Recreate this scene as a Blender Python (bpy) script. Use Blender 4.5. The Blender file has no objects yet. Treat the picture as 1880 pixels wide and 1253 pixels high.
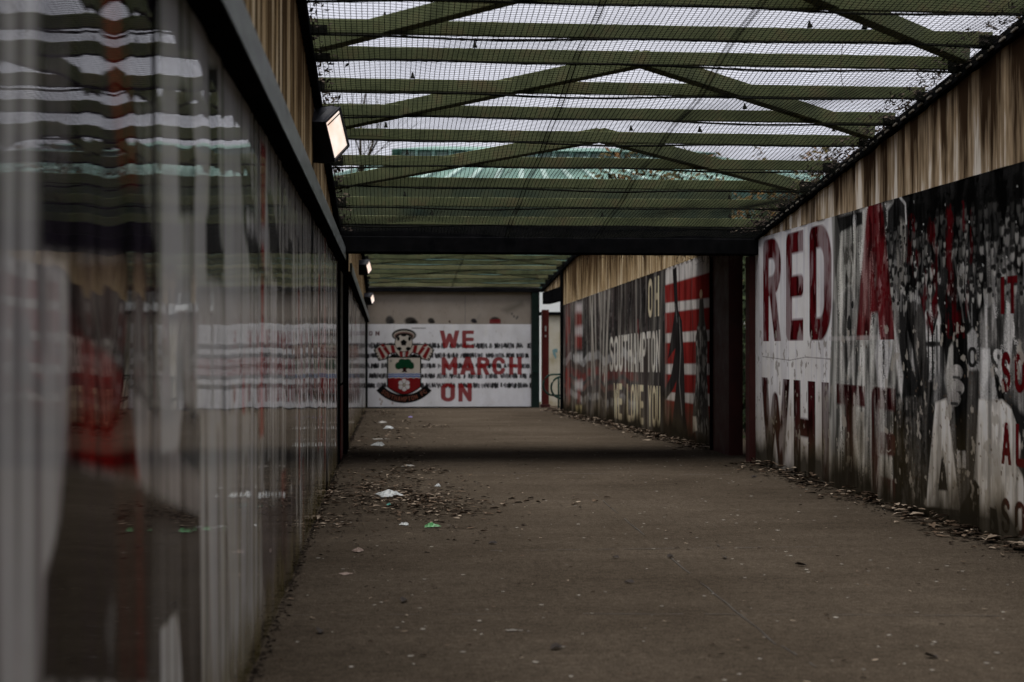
import bpy, math, random
import numpy as np
from mathutils import Vector, Matrix

# ------------------------------------------------------------------ camera
F = 2611.0; CX, CY = 940.0, 626.5; EYE = 1.15          # photo focal length (px), centre, eye height
YAW = math.atan(230 / F); PIT = math.atan(9.5 / F)
scene = bpy.context.scene
COL = scene.collection
cd = bpy.data.cameras.new('camera'); cam = bpy.data.objects.new('camera', cd); COL.objects.link(cam)
cam.location = (0, 0, EYE); cam.rotation_euler = (math.pi/2 + PIT, 0, -YAW)
cd.sensor_width = 36; cd.lens = F / 1880 * 36; cd.clip_start = 0.05; cd.clip_end = 2000
cd.dof.use_dof = True; cd.dof.focus_distance = 11.0; cd.dof.aperture_fstop = 2.8
scene.camera = cam

# ------------------------------------------------------------------ light
SUN_EL, SUN_AZ = math.radians(85), math.radians(255)
w = bpy.data.worlds.new('World'); scene.world = w; w.use_nodes = True
nt = w.node_tree; nt.nodes.clear()
sky = nt.nodes.new('ShaderNodeTexSky'); sky.sky_type = 'NISHITA'; sky.sun_disc = False
sky.sun_elevation = SUN_EL; sky.sun_rotation = SUN_AZ; sky.dust_density = 4; sky.air_density = 1.0
hs = nt.nodes.new('ShaderNodeHueSaturation'); hs.inputs['Saturation'].default_value = 0.35
tc = nt.nodes.new('ShaderNodeTexCoord')
ns = nt.nodes.new('ShaderNodeTexNoise'); ns.inputs['Scale'].default_value = 3.0; ns.inputs['Detail'].default_value = 5
cr = nt.nodes.new('ShaderNodeValToRGB')
cr.color_ramp.elements[0].position = 0.3; cr.color_ramp.elements[0].color = (6.0, 6.1, 7.0, 1)
cr.color_ramp.elements[1].position = 0.7; cr.color_ramp.elements[1].color = (7.4, 7.4, 8.1, 1)
mx = nt.nodes.new('ShaderNodeMix'); mx.data_type = 'RGBA'; mx.inputs['Factor'].default_value = 0.85
bg = nt.nodes.new('ShaderNodeBackground'); bg.inputs['Strength'].default_value = 0.11
wo = nt.nodes.new('ShaderNodeOutputWorld')
L = nt.links.new
L(tc.outputs['Generated'], ns.inputs['Vector']); L(ns.outputs['Fac'], cr.inputs['Fac'])
L(sky.outputs['Color'], hs.inputs['Color']); L(hs.outputs['Color'], mx.inputs[6]); L(cr.outputs['Color'], mx.inputs[7])
L(mx.outputs[2], bg.inputs['Color']); L(bg.outputs['Background'], wo.inputs['Surface'])
sd = bpy.data.lights.new('sun', 'SUN'); sd.energy = 5.0; sd.angle = math.radians(55); sd.color = (1.0, 0.95, 0.88)
so = bpy.data.objects.new('sun', sd); COL.objects.link(so)
so.rotation_euler = (math.pi/2 - SUN_EL, 0, -SUN_AZ + math.pi)
vs = scene.view_settings
vs.view_transform = 'Standard'; vs.look = 'None'; vs.gamma = 1; vs.use_curve_mapping = False; vs.exposure = 0.22
try:
    scene.cycles.max_bounces = 8; scene.cycles.use_denoising = True
except Exception: pass

# ------------------------------------------------------------------ pixel -> point
def ray(x, y):
    v = ((x - CX) / F, 1.0, -(y - CY) / F)
    c, s = math.cos(PIT), math.sin(PIT); v = (v[0], c*v[1] - s*v[2], s*v[1] + c*v[2])
    c, s = math.cos(YAW), math.sin(YAW); return (c*v[0] + s*v[1], -s*v[0] + c*v[1], v[2])
def hit(x, y, ax, val):
    d = ray(x, y); o = (0, 0, EYE); t = (val - o[ax]) / d[ax]
    return Vector((o[0] + d[0]*t, o[1] + d[1]*t, o[2] + d[2]*t))
XL, XR = -0.475, 3.62
YB = 13.75                 # portal beam between the two roof bays
Y2 = 15.5                  # second bay starts
YF = 32.8                  # end wall
def floor_z(y): return -0.0157 * max(0.0, y - Y2)
ROOF0, ROOFS = 3.0 + 0.128*7.6, -0.128
def roof1(y): return ROOF0 + ROOFS * y
def roof2(y): return 2.9 if y < 27 else 2.9 - 0.078*(y - 27)
def onroof(x, y):
    d = ray(x, y); t = (ROOF0 - EYE) / (d[2] - ROOFS*d[1]); return Vector((d[0]*t, d[1]*t, EYE + d[2]*t))
def onfloor(x, y):
    p = hit(x, y, 2, 0.0)
    if p.y > Y2:
        d = ray(x, y); t = (0.0157*Y2 - EYE) / (d[2] + 0.0157*d[1]); p = Vector((d[0]*t, d[1]*t, EYE + d[2]*t))
    return p

# ------------------------------------------------------------------ object helpers
def tag(o, label=None, cat=None, group=None, kind=None):
    if label: o['label'] = label
    if cat: o['category'] = cat
    if group: o['group'] = group
    if kind: o['kind'] = kind
    return o
def thing(name, label, cat, loc=(0, 0, 0), group=None):
    o = bpy.data.objects.new(name, None); o.empty_display_size = 0.1; COL.objects.link(o); o.location = loc
    return tag(o, label, cat, group)
def link(name, me, mat, parent=None, smooth=False):
    o = bpy.data.objects.new(name, me); COL.objects.link(o)
    if mat: me.materials.clear(); me.materials.append(mat)
    if smooth: me.polygons.foreach_set('use_smooth', [True]*len(me.polygons))
    if parent:
        o.parent = parent; o.matrix_parent_inverse = Matrix.Translation(parent.location).inverted()
    return o
class MB:
    def __init__(s): s.v = []; s.f = []
    def add(s, vs, fs):
        b = len(s.v); s.v += [tuple(v) for v in vs]; s.f += [tuple(i + b for i in f) for f in fs]; return s
    def box(s, x0, x1, y0, y1, z0, z1):
        return s.add([(x0,y0,z0),(x1,y0,z0),(x1,y1,z0),(x0,y1,z0),(x0,y0,z1),(x1,y0,z1),(x1,y1,z1),(x0,y1,z1)],
                     [(3,2,1,0),(4,5,6,7),(0,1,5,4),(1,2,6,5),(2,3,7,6),(3,0,4,7)])
    def bar(s, a, b, wd, ht, up=(0, 0, 1)):
        a, b = Vector(a), Vector(b); d = (b - a).normalized(); u = Vector(up)
        sd = d.cross(u).normalized() * wd/2; u = sd.cross(d).normalized() * ht/2
        vs = [p + i*sd + j*u for p in (a, b) for i, j in ((-1,-1),(1,-1),(1,1),(-1,1))]
        return s.add(vs, [(3,2,1,0),(4,5,6,7),(0,1,5,4),(1,2,6,5),(2,3,7,6),(3,0,4,7)])
    def tube(s, pts, r, n=8):
        pts = [Vector(p) for p in pts]; rs = r if isinstance(r, (list, tuple)) else [r]*len(pts)
        b = len(s.v)
        for i, p in enumerate(pts):
            d = (pts[min(i+1, len(pts)-1)] - pts[max(i-1, 0)]).normalized()
            a = d.cross(Vector((0, 0, 1)) if abs(d.z) < .9 else Vector((1, 0, 0))).normalized(); c = d.cross(a)
            for k in range(n):
                t = 2*math.pi*k/n; s.v.append(tuple(p + rs[i]*(a*math.cos(t) + c*math.sin(t))))
        for i in range(len(pts)-1):
            for k in range(n): s.f.append((b+i*n+k, b+i*n+(k+1) % n, b+(i+1)*n+(k+1) % n, b+(i+1)*n+k))
        s.f.append(tuple(b+k for k in range(n))[::-1]); s.f.append(tuple(b+(len(pts)-1)*n+k for k in range(n)))
        return s
    def build(s, name, mat, parent=None, smooth=False, bevel=0):
        me = bpy.data.meshes.new(name); me.from_pydata(s.v, [], s.f); me.update()
        o = link(name, me, mat, parent, smooth)
        if bevel:
            m = o.modifiers.new('bevel', 'BEVEL'); m.width = bevel; m.segments = 2; m.limit_method = 'ANGLE'
        return o
def np_mesh(name, V, Q, mat, parent=None, col=None, uv=None, smooth=False):
    me = bpy.data.meshes.new(name); n = Q.shape[1]
    me.vertices.add(len(V)); me.vertices.foreach_set('co', V.astype(np.float32).ravel())
    me.loops.add(Q.size); me.loops.foreach_set('vertex_index', Q.astype(np.int32).ravel())
    me.polygons.add(len(Q)); me.polygons.foreach_set('loop_start', np.arange(0, Q.size, n, dtype=np.int32))
    if smooth: me.polygons.foreach_set('use_smooth', np.ones(len(Q), dtype=bool))
    me.update(calc_edges=True); me.validate()
    if col is not None:
        a = me.color_attributes.new('Col', 'FLOAT_COLOR', 'POINT')
        c = np.ones((len(V), 4), np.float32); c[:, :3] = col; a.data.foreach_set('color', c.ravel())
    if uv is not None:
        u = me.uv_layers.new(name='UVMap'); u.data.foreach_set('uv', uv[Q.ravel()].astype(np.float32).ravel())
    return link(name, me, mat, parent)

# ------------------------------------------------------------------ materials
MATS = {}
def nodes(name, rough=0.6, metal=0.0, spec=0.5):
    m = bpy.data.materials.new(name); m.use_nodes = True; t = m.node_tree
    p = t.nodes['Principled BSDF']; p.inputs['Roughness'].default_value = rough; p.inputs['Metallic'].default_value = metal
    p.inputs['Specular IOR Level'].default_value = spec
    MATS[name] = m; return m, t, p
def N(t, kind, **kw):
    n = t.nodes.new(kind)
    for k, v in kw.items():
        if k in n.inputs: n.inputs[k].default_value = v
        else: setattr(n, k, v)
    return n
def ramp(t, fac, stops):
    r = t.nodes.new('ShaderNodeValToRGB'); e = r.color_ramp.elements
    while len(e) < len(stops): e.new(0.5)
    for i, (p, c) in enumerate(stops): e[i].position = p; e[i].color = (*c, 1) if len(c) == 3 else c
    t.links.new(fac, r.inputs['Fac']); return r.outputs['Color']
def mixc(t, fac, a, b, mode='MIX'):
    m = t.nodes.new('ShaderNodeMix'); m.data_type = 'RGBA'; m.blend_type = mode
    for s, v in ((0, fac), (6, a), (7, b)):
        if hasattr(v, 'links') or isinstance(v, bpy.types.NodeSocket): t.links.new(v, m.inputs[s])
        else: m.inputs[s].default_value = v if s == 0 else (*v, 1)
    return m.outputs[2]
def coords(t, scale=(1, 1, 1), src='Object'):
    c = t.nodes.new('ShaderNodeTexCoord'); m = t.nodes.new('ShaderNodeMapping'); m.inputs['Scale'].default_value = scale
    t.links.new(c.outputs[src], m.inputs['Vector']); return m.outputs['Vector']
def noise(t, vec, scale, detail=4, rough=0.55):
    n = t.nodes.new('ShaderNodeTexNoise'); n.inputs['Scale'].default_value = scale
    n.inputs['Detail'].default_value = detail; n.inputs['Roughness'].default_value = rough
    t.links.new(vec, n.inputs['Vector']); return n.outputs['Fac']
def bump(t, p, fac, strength, dist=0.01):
    b = t.nodes.new('ShaderNodeBump'); b.inputs['Strength'].default_value = strength; b.inputs['Distance'].default_value = dist
    t.links.new(fac, b.inputs['Height']); t.links.new(b.outputs['Normal'], p.inputs['Normal'])
def worn(name, c0, c1, rough=0.6, scale=6, metal=0.0, stretch=(1, 1, 1), bmp=0.15, c2=None, spec=0.1):
    m, t, p = nodes(name, rough, metal, spec); v = coords(t, stretch)
    f = noise(t, v, scale, 6, .65); st = [(0.33, c0), (0.66, c1)]
    if c2: st = [(0.3, c0), (0.52, c1), (0.72, c2)]
    t.links.new(ramp(t, f, st), p.inputs['Base Color'])
    f2 = noise(t, v, scale*9, 4); bump(t, p, f2, bmp, 0.004)
    r = ramp(t, f, [(0.3, (rough*.75,)*3), (0.7, (min(1, rough*1.25),)*3)]); t.links.new(r, p.inputs['Roughness'])
    return m
M_olive = worn('olive_paint', (0.055, 0.066, 0.030), (0.098, 0.113, 0.053), 0.7, 5, c2=(0.125, 0.105, 0.055))
M_shadeboard = worn('green_board_paint', (0.03, 0.05, 0.035), (0.075, 0.085, 0.045), 0.7, 2.5)
M_greenpost = worn('blackish_green_paint', (0.004, 0.011, 0.009), (0.007, 0.018, 0.014), 0.5, 8, spec=.15)
M_olive2 = worn('olive_paint_pale', (0.12, 0.12, 0.056), (0.19, 0.19, 0.095), 0.65, 3)
M_wire = worn('dark_wire', (0.005, 0.006, 0.005), (0.012, 0.012, 0.010), 0.7, 20, spec=0)
M_black = worn('black_steel', (0.004, 0.0045, 0.005), (0.009, 0.009, 0.01), 0.6, 8, spec=0)
M_litface = worn('lit_blotched_steel', (0.03, 0.04, 0.038), (0.26, 0.29, 0.28), 0.4, 9, stretch=(1, .6, 3), spec=.5)  # pale mottling paints light reflected on the channel face
M_maroon = worn('maroon_paint', (0.035, 0.010, 0.009), (0.06, 0.017, 0.015), 0.6, 4, spec=.15)
M_redcol = worn('red_paint', (0.07, 0.012, 0.010), (0.11, 0.02, 0.016), 0.6, 4)
M_green = worn('dark_green_paint', (0.006, 0.022, 0.017), (0.012, 0.036, 0.027), 0.45, 8)
M_conc = worn('concrete', (0.14, 0.13, 0.11), (0.25, 0.23, 0.2), 0.85, 3)
M_cream = worn('stained_cream_wall', (0.3, 0.25, 0.14), (0.5, 0.47, 0.38), 0.8, 1.6, c2=(0.56, 0.55, 0.5))
M_teal = worn('teal_sheet', (0.11, 0.2, 0.175), (0.16, 0.26, 0.225), 0.6, 0.6)
M_tealrib = worn('pale_teal_rib', (0.28, 0.4, 0.37), (0.38, 0.5, 0.47), 0.6, 1)
M_pane = worn('dusty_pane', (0.14, 0.2, 0.19), (0.24, 0.28, 0.26), 0.3, 1)
M_skysheet = worn('pale_sky_sheet', (0.6, 0.62, 0.62), (0.75, 0.76, 0.76), 0.6, 0.4)
M_bark = worn('bark', (0.035, 0.028, 0.02), (0.07, 0.055, 0.04), 0.9, 6)
M_earth = worn('grass_ground', (0.03, 0.04, 0.016), (0.06, 0.065, 0.03), 0.95, 0.6)
M_housing = worn('lamp_housing', (0.006, 0.007, 0.011), (0.012, 0.013, 0.018), 0.4, 12)
def leafmat(name, stops, rough=0.8):
    m, t, p = nodes(name, rough, spec=0.05); g = t.nodes.new('ShaderNodeNewGeometry')
    t.links.new(ramp(t, g.outputs['Random Per Island'], stops), p.inputs['Base Color']); return m
M_dryleaf = leafmat('dry_leaf', [(0.0, (0.014, 0.010, 0.007)), (0.4, (0.04, 0.027, 0.018)), (0.7, (0.12, 0.085, 0.06)), (1.0, (0.34, 0.28, 0.22))])
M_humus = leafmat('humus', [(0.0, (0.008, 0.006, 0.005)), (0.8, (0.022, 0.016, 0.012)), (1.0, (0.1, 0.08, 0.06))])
M_treeleaf = leafmat('brown_tree_leaf', [(0.0, (0.03, 0.03, 0.012)), (0.6, (0.08, 0.06, 0.022)), (1.0, (0.16, 0.08, 0.03))])
M_hedge = leafmat('hedge_leaf', [(0.0, (0.008, 0.013, 0.006)), (1.0, (0.03, 0.042, 0.018))])
M_gum = leafmat('gum', [(0.0, (0.12, 0.107, 0.094)), (1.0, (0.32, 0.3, 0.27))])
def plain(name, c, rough=0.5):
    m, t, p = nodes(name, rough); v = coords(t); f = noise(t, v, 30, 4)
    t.links.new(ramp(t, f, [(0.3, tuple(k*.75 for k in c)), (0.7, c)]), p.inputs['Base Color']); return m
M_plastic = plain('white_plastic', (0.5, 0.53, 0.54), 0.35); M_paper = plain('grey_paper', (0.38, 0.365, 0.34), 0.8)
M_gwrap = plain('green_wrapper', (0.09, 0.3, 0.11), 0.35); M_twrap = plain('teal_wrapper', (0.03, 0.28, 0.24), 0.35)
M_pwrap = plain('purple_wrapper', (0.16, 0.12, 0.38), 0.35); M_pinkleaf = plain('pink_paper', (0.26, 0.195, 0.165), 0.8)
# lamp glass
m, t, p = nodes('lamp_glass', 0.2); p.inputs['Base Color'].default_value = (.8, .75, .7, 1)
v = coords(t); f = noise(t, v, 7, 3)
t.links.new(ramp(t, f, [(0.35, (0.95, 0.66, 0.5)), (0.62, (1.0, 0.86, 0.76))]), p.inputs['Emission Color'])
p.inputs['Emission Strength'].default_value = 0.82; M_glass = m
# asphalt
m, t, p = nodes('asphalt', 1.0, spec=0.0); v = coords(t)
big = noise(t, v, 0.55, 6, .6); mid = noise(t, v, 5, 6, .7); fine = noise(t, v, 120, 3, .7)
c = ramp(t, big, [(0.3, (0.042, 0.0335, 0.025)), (0.5, (0.057, 0.046, 0.035)), (0.7, (0.070, 0.057, 0.044))])
c = mixc(t, 0.55, c, ramp(t, mid, [(0.3, (0.72,)*3), (0.7, (1.2,)*3)]), 'MULTIPLY')
c = mixc(t, 0.9, c, ramp(t, fine, [(0.34, (0.4,)*3), (0.62, (1.6,)*3)]), 'MULTIPLY')
c = mixc(t, 0.7, c, ramp(t, noise(t, v, 26, 5, .75), [(0.36, (0.62,)*3), (0.64, (1.35,)*3)]), 'MULTIPLY')
vo = N(t, 'ShaderNodeTexVoronoi', Scale=38.0); t.links.new(v, vo.inputs['Vector'])
spk = ramp(t, vo.outputs['Distance'], [(0.05, (1, 1, 1)), (0.1, (0, 0, 0))])
gate = ramp(t, noise(t, v, 17, 2), [(0.58, (0, 0, 0)), (0.62, (.45, .45, .45))])
c = mixc(t, mixc(t, 1.0, spk, gate, 'MULTIPLY'), c, (0.2, 0.18, 0.155))
ws = coords(t, (0.35, 4.0, 1)); stk = noise(t, ws, 1.1, 5, .6)
c = mixc(t, 0.3, c, ramp(t, stk, [(0.35, (0.7,)*3), (0.6, (1.1,)*3)]), 'MULTIPLY')
t.links.new(c, p.inputs['Base Color'])
ad = N(t, 'ShaderNodeMath', operation='ADD'); t.links.new(fine, ad.inputs[0]); t.links.new(mid, ad.inputs[1])
bump(t, p, ad.outputs[0], 0.9, 0.008); M_asphalt = m
# rain-streaked cladding: uv.x in metres along the wall, uv.y 0 at the lower edge, 1 at the top
def streak(name, light, mid_, dark, sc):
    m, t, p = nodes(name, 1.0, spec=0.0)
    u = t.nodes.new('ShaderNodeTexCoord'); mp = t.nodes.new('ShaderNodeMapping'); mp.inputs['Scale'].default_value = (sc, 0.35, 1)
    t.links.new(u.outputs['UV'], mp.inputs['Vector']); n1 = noise(t, mp.outputs['Vector'], 1.0, 5, .62)
    mp2 = t.nodes.new('ShaderNodeMapping'); mp2.inputs['Scale'].default_value = (sc*5, 0.9, 1)
    t.links.new(u.outputs['UV'], mp2.inputs['Vector']); n2 = noise(t, mp2.outputs['Vector'], 1.0, 4, .6)
    sp = t.nodes.new('ShaderNodeSeparateXYZ'); t.links.new(u.outputs['UV'], sp.inputs[0])
    a = N(t, 'ShaderNodeMath', operation='MULTIPLY_ADD'); t.links.new(sp.outputs['Y'], a.inputs[0]); a.inputs[1].default_value = 0.16; t.links.new(n1, a.inputs[2])
    b = N(t, 'ShaderNodeMath', operation='MULTIPLY_ADD'); t.links.new(n2, b.inputs[0]); b.inputs[1].default_value = 0.22; t.links.new(a.outputs[0], b.inputs[2])
    c = ramp(t, b.outputs[0], [(0.54, light), (0.605, mid_), (0.66, tuple(.5*(x+y) for x, y in zip(mid_, dark))), (0.73, dark)])
    t.links.new(c, p.inputs['Base Color']); bump(t, p, n2, 0.12, 0.01); return m
M_streak = streak('stained_concrete', (0.8, 0.74, 0.65), (0.42, 0.315, 0.2), (0.05, 0.03, 0.017), 5.5)
M_streak2 = streak('stained_boards', (0.68, 0.56, 0.38), (0.44, 0.32, 0.175), (0.08, 0.05, 0.026), 9)
# printed panels read the ink colour stored on the sheet
def printmat(name, rough, coat, bmpv, spec):
    m, t, p = nodes(name, rough, spec=spec)
    a = t.nodes.new('ShaderNodeVertexColor'); a.layer_name = 'Col'
    v = coords(t); f = noise(t, v, 2.2, 6, .65)
    c = mixc(t, 0.5, a.outputs['Color'], ramp(t, f, [(0.3, (0.72, 0.69, 0.65)), (0.65, (1.02, 1.02, 1.02))]), 'MULTIPLY')
    g = noise(t, coords(t, (1, 3, .5)), 9, 6, .75)
    c = mixc(t, ramp(t, g, [(0.6, (0, 0, 0)), (0.78, (.7, .7, .7))]), c, (0.3, 0.25, 0.2), 'MULTIPLY')
    t.links.new(c, p.inputs['Base Color'])
    t.links.new(ramp(t, f, [(0.3, (rough*1.5,)*3), (0.7, (rough,)*3)]), p.inputs['Roughness'])
    p.inputs['Coat Weight'].default_value = coat; p.inputs['Coat Roughness'].default_value = 0.015; p.inputs['Coat IOR'].default_value = 1.5
    if bmpv: bump(t, p, noise(t, v, 60, 3), bmpv, 0.002)
    return m
M_printR = printmat('matt_print', 0.3, 0.0, 0.1, 0.0)
M_printL = printmat('glossy_print', 0.5, 0.75, 0.0, 0.0)

# ------------------------------------------------------------------ painter for the printed sheets
rng = np.random.default_rng(7); random.seed(7)
def fbm(U, V, su, sv, oct=4, seed=0):
    out = np.zeros_like(U); amp = 1.0; tot = 0
    for o in range(oct):
        r = np.random.default_rng(seed*31 + o); tab = r.random((128, 128))
        x = U/su * 2**o + 17.3*o; y = V/sv * 2**o + 5.1*o
        xi = np.floor(x).astype(int); yi = np.floor(y).astype(int); fx = x - xi; fy = y - yi
        fx = fx*fx*(3-2*fx); fy = fy*fy*(3-2*fy); g = lambda i, j: tab[i % 128, j % 128]
        out += amp*((g(xi, yi)*(1-fx) + g(xi+1, yi)*fx)*(1-fy) + (g(xi, yi+1)*(1-fx) + g(xi+1, yi+1)*fx)*fy)
        tot += amp; amp *= .5
    return out/tot
class Canvas:
    """u runs along the sheet, v is height; colours are ink albedo"""
    def __init__(s, us, v0, v1, nv, base):
        s.us = np.asarray(us); s.vs = np.linspace(v0, v1, nv)
        s.U, s.V = np.meshgrid(s.us, s.vs); s.C = np.zeros(s.U.shape + (3,)); s.C[:] = base
        s.du = abs(np.diff(s.us)).mean(); s.dv = (v1-v0)/nv
    def win(s, u0, u1, v0, v1):
        i = np.where((s.us >= min(u0, u1)) & (s.us <= max(u0, u1)))[0]; j = np.where((s.vs >= min(v0, v1)) & (s.vs <= max(v0, v1)))[0]
        if len(i) == 0 or len(j) == 0: return None
        return np.s_[j[0]:j[-1]+1, i[0]:i[-1]+1]
    def put(s, w_, a, c, mode='mix'):
        a = a[..., None]; c = np.asarray(c, float)
        if mode == 'mul': s.C[w_] = s.C[w_]*(1-a) + s.C[w_]*c*a
        else: s.C[w_] = s.C[w_]*(1-a) + c*a
    def seg(s, U, V, pts, closed):
        d = np.full(U.shape, 1e9); n = len(pts)
        for i in range(n if closed else n-1):
            (x0, y0), (x1, y1) = pts[i], pts[(i+1) % n]; dx, dy = x1-x0, y1-y0; l = dx*dx+dy*dy+1e-12
            t_ = np.clip(((U-x0)*dx + (V-y0)*dy)/l, 0, 1); d = np.minimum(d, np.hypot(U-x0-t_*dx, V-y0-t_*dy))
        return d
    def poly(s, pts, c, al=1.0, soft=0.01, mode='mix', tex=None):
        xs = [p[0] for p in pts]; ys = [p[1] for p in pts]
        w_ = s.win(min(xs)-soft, max(xs)+soft, min(ys)-soft, max(ys)+soft)
        if w_ is None: return
        U, V = s.U[w_], s.V[w_]; ins = np.zeros(U.shape, bool); n = len(pts)
        for i in range(n):
            (x0, y0), (x1, y1) = pts[i], pts[(i+1) % n]
            if y0 == y1: continue
            ins ^= ((y0 > V) != (y1 > V)) & (U < (x1-x0)*(V-y0)/(y1-y0) + x0)
        d = s.seg(U, V, pts, True); d = np.where(ins, d, -d); a = np.clip(.5 + d/soft, 0, 1)*al
        if tex is not None: a = a*tex(U, V)
        s.put(w_, a, c, mode)
    def ell(s, u, v, ru, rv, c, al=1.0, soft=0.15, mode='mix'):
        w_ = s.win(u-ru*1.2, u+ru*1.2, v-rv*1.2, v+rv*1.2)
        if w_ is None: return
        d = np.hypot((s.U[w_]-u)/ru, (s.V[w_]-v)/rv); s.put(w_, np.clip((1-d)/soft+.5, 0, 1)*al, c, mode)
    def line(s, pts, wd, c, al=1.0, soft=None, mode='mix'):
        soft = soft or wd*.4; xs = [p[0] for p in pts]; ys = [p[1] for p in pts]; m_ = wd+soft
        w_ = s.win(min(xs)-m_, max(xs)+m_, min(ys)-m_, max(ys)+m_)
        if w_ is None: return
        d = s.seg(s.U[w_], s.V[w_], pts, False); s.put(w_, np.clip(.5+(wd/2-d)/soft, 0, 1)*al, c, mode)
    def glyph(s, ch, o, ex, ey, c, al=1.0, mode='mix', bold=None, tex=None):
        """letter with lower-left corner o, width vector ex, height vector ey"""
        strokes, wd = GL[ch]; tk = bold or .185
        xs = [o[0], o[0]+ex[0], o[0]+ey[0], o[0]+ex[0]+ey[0]]; ys = [o[1], o[1]+ex[1], o[1]+ey[1], o[1]+ex[1]+ey[1]]
        w_ = s.win(min(xs), max(xs), min(ys), max(ys))
        if w_ is None: return
        det = ex[0]*ey[1]-ex[1]*ey[0]; dx = s.U[w_]-o[0]; dy = s.V[w_]-o[1]
        gx = (dx*ey[1]-dy*ey[0])/det; gy = (dy*ex[0]-dx*ex[1])/det
        gx = gx*wd; e = tk/2; d = np.full(gx.shape, 1e9)
        for st in strokes:
            d = np.minimum(d, s.seg(gx, gy, [(e+p[0]*(wd-2*e), e+p[1]*(1-2*e)) for p in st], False))
        soft = .03; a = np.clip(.5+(e-d)/soft, 0, 1)*al*((gx >= 0) & (gx <= wd) & (gy >= 0) & (gy <= 1))
        if tex is not None: a = a*tex(s.U[w_], s.V[w_])
        s.put(w_, a, c, mode)
def arc(cx, cy, rx, ry, a0, a1, n=9):
    return [(cx+rx*math.cos(math.radians(a0+(a1-a0)*i/n)), cy+ry*math.sin(math.radians(a0+(a1-a0)*i/n))) for i in range(n+1)]
_O = [(0, .28)] + arc(.5, .25, .5, .25, 180, 360) + arc(.5, .75, .5, .25, 0, 180) + [(0, .28)]
GL = {
 'E': ([[(1.3, 1), (0, 1), (0, 0), (1.3, 0)], [(0, .5), (1.05, .5)]], .56), 'H': ([[(0, -.2), (0, 1.2)], [(1, -.2), (1, 1.2)], [(0, .5), (1, .5)]], .6),
 'R': ([[(0, -.2), (0, 1), (.5, 1)] + arc(.5, .77, .5, .23, 90, -90) + [(0, .54)], [(.5, .52), (1.05, -.2)]], .6),
 'D': ([[(0, 0), (0, 1), (.45, 1)] + arc(.45, .7, .55, .3, 90, 0) + arc(.45, .3, .55, .3, 0, -90) + [(0, 0)]], .6),
 'A': ([[(-.04, -.2), (.44, 1.02), (.56, 1.02), (1.04, -.2)], [(.22, .26), (.78, .26)]], .66), 'N': ([[(0, -.2), (0, 1.0), (1, 0.0), (1, 1.2)]], .62),
 'W': ([[(-.02, 1.2), (.24, 0), (.5, .8), (.76, 0), (1.02, 1.2)]], .9), 'I': ([[(.5, -1), (.5, 2)]], .2), 'T': ([[(-.3, 1), (1.3, 1)], [(.5, 1), (.5, -.2)]], .56),
 'S': ([arc(.5, .76, .5, .24, 20, 270) + arc(.5, .25, .5, .25, 90, -160)], .58), 'O': ([_O], .6), 'U': ([[(0, 1.2), (0, .3)] + arc(.5, .26, .5, .26, 180, 360) + [(1, 1.2)]], .6),
 'M': ([[(0, -.2), (0, 1), (.5, .3), (1, 1), (1, -.2)]], .72), 'P': ([[(0, -.2), (0, 1), (.5, 1)] + arc(.5, .74, .5, .26, 90, -90) + [(0, .48)]], .58),
 'L': ([[(0, 1.2), (0, 0), (1.3, 0)]], .52), 'V': ([[(-.04, 1.2), (.5, 0), (1.04, 1.2)]], .64), 'Y': ([[(-.04, 1.2), (.5, .42), (1.04, 1.2)], [(.5, .45), (.5, -.2)]], .62),
 'C': ([arc(.5, .72, .5, .28, 10, 180) + arc(.5, .28, .5, .28, 180, 350)], .6), 'F': ([[(0, -.2), (0, 1), (1.3, 1)], [(0, .52), (1.0, .52)]], .54), 'G': ([arc(.5, .72, .5, .28, 10, 180) + arc(.5, .28, .5, .28, 180, 360) + [(1, .48), (.55, .48)]], .6),
}
def sheet(cv, to_xyz, name, mat, parent, disp=None, cols=None, flip=False):
    """turn a painted canvas (or a column range of it) into a mesh sheet"""
    j0, j1 = cols or (0, len(cv.us)); U = cv.U[:, j0:j1]; V = cv.V[:, j0:j1]
    P = to_xyz(U.ravel(), V.ravel(), disp); nv, nu = U.shape
    i = np.arange(nv-1)[:, None]*nu + np.arange(nu-1)[None, :]; i = i.ravel()
    Q = np.stack([i, i+1, i+nu+1, i+nu], 1)
    if flip: Q = Q[:, ::-1]
    return np_mesh(name, P, Q, mat, parent, col=np.clip(cv.C[:, j0:j1], .003, .84).reshape(-1, 3), smooth=True)

# ------------------------------------------------------------------ setting: ground and walkway
g = MB(); g.add([(-300, -300, -1.2), (300, -300, -1.2), (300, 500, -1.2), (-300, 500, -1.2)], [(0, 1, 2, 3)])
tag(g.build('ground', M_earth), kind='structure')
dk = thing('shade_deck', 'unseen dark slab added over the viewpoint to shade the near floor', 'roof', (1.5, 0, 0))  # out-of-view slab, added to cut the light on the near floor
MB().box(-.9, 4.1, -7.5, 1.2, 4.14, 4.3).build('shade_slab', M_black, dk); MB().box(-.9, 4.1, 1.2, 1.35, 4.1, 4.35).build('shade_slab_edge', M_black, dk)
fl = MB(); xa, xb = -0.75, 6.2
fl.add([(xa, -8, 0), (xb, -8, 0), (xb, Y2, 0), (xa, Y2, 0), (xb, 36.5, floor_z(36.5)), (xa, 36.5, floor_z(36.5)),
        (xa, -8, -.3), (xb, -8, -.3), (xb, 36.5, -.8), (xa, 36.5, -.8)],
       [(0, 1, 2, 3), (3, 2, 4, 5), (6, 7, 1, 0), (5, 4, 8, 9), (1, 7, 8, 4, 2), (0, 3, 5, 9, 6)])
walk = tag(fl.build('walkway_floor', M_asphalt), kind='structure')
M_seam = plain('seam_tar', (0.036, 0.03, 0.025), .8)
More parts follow.
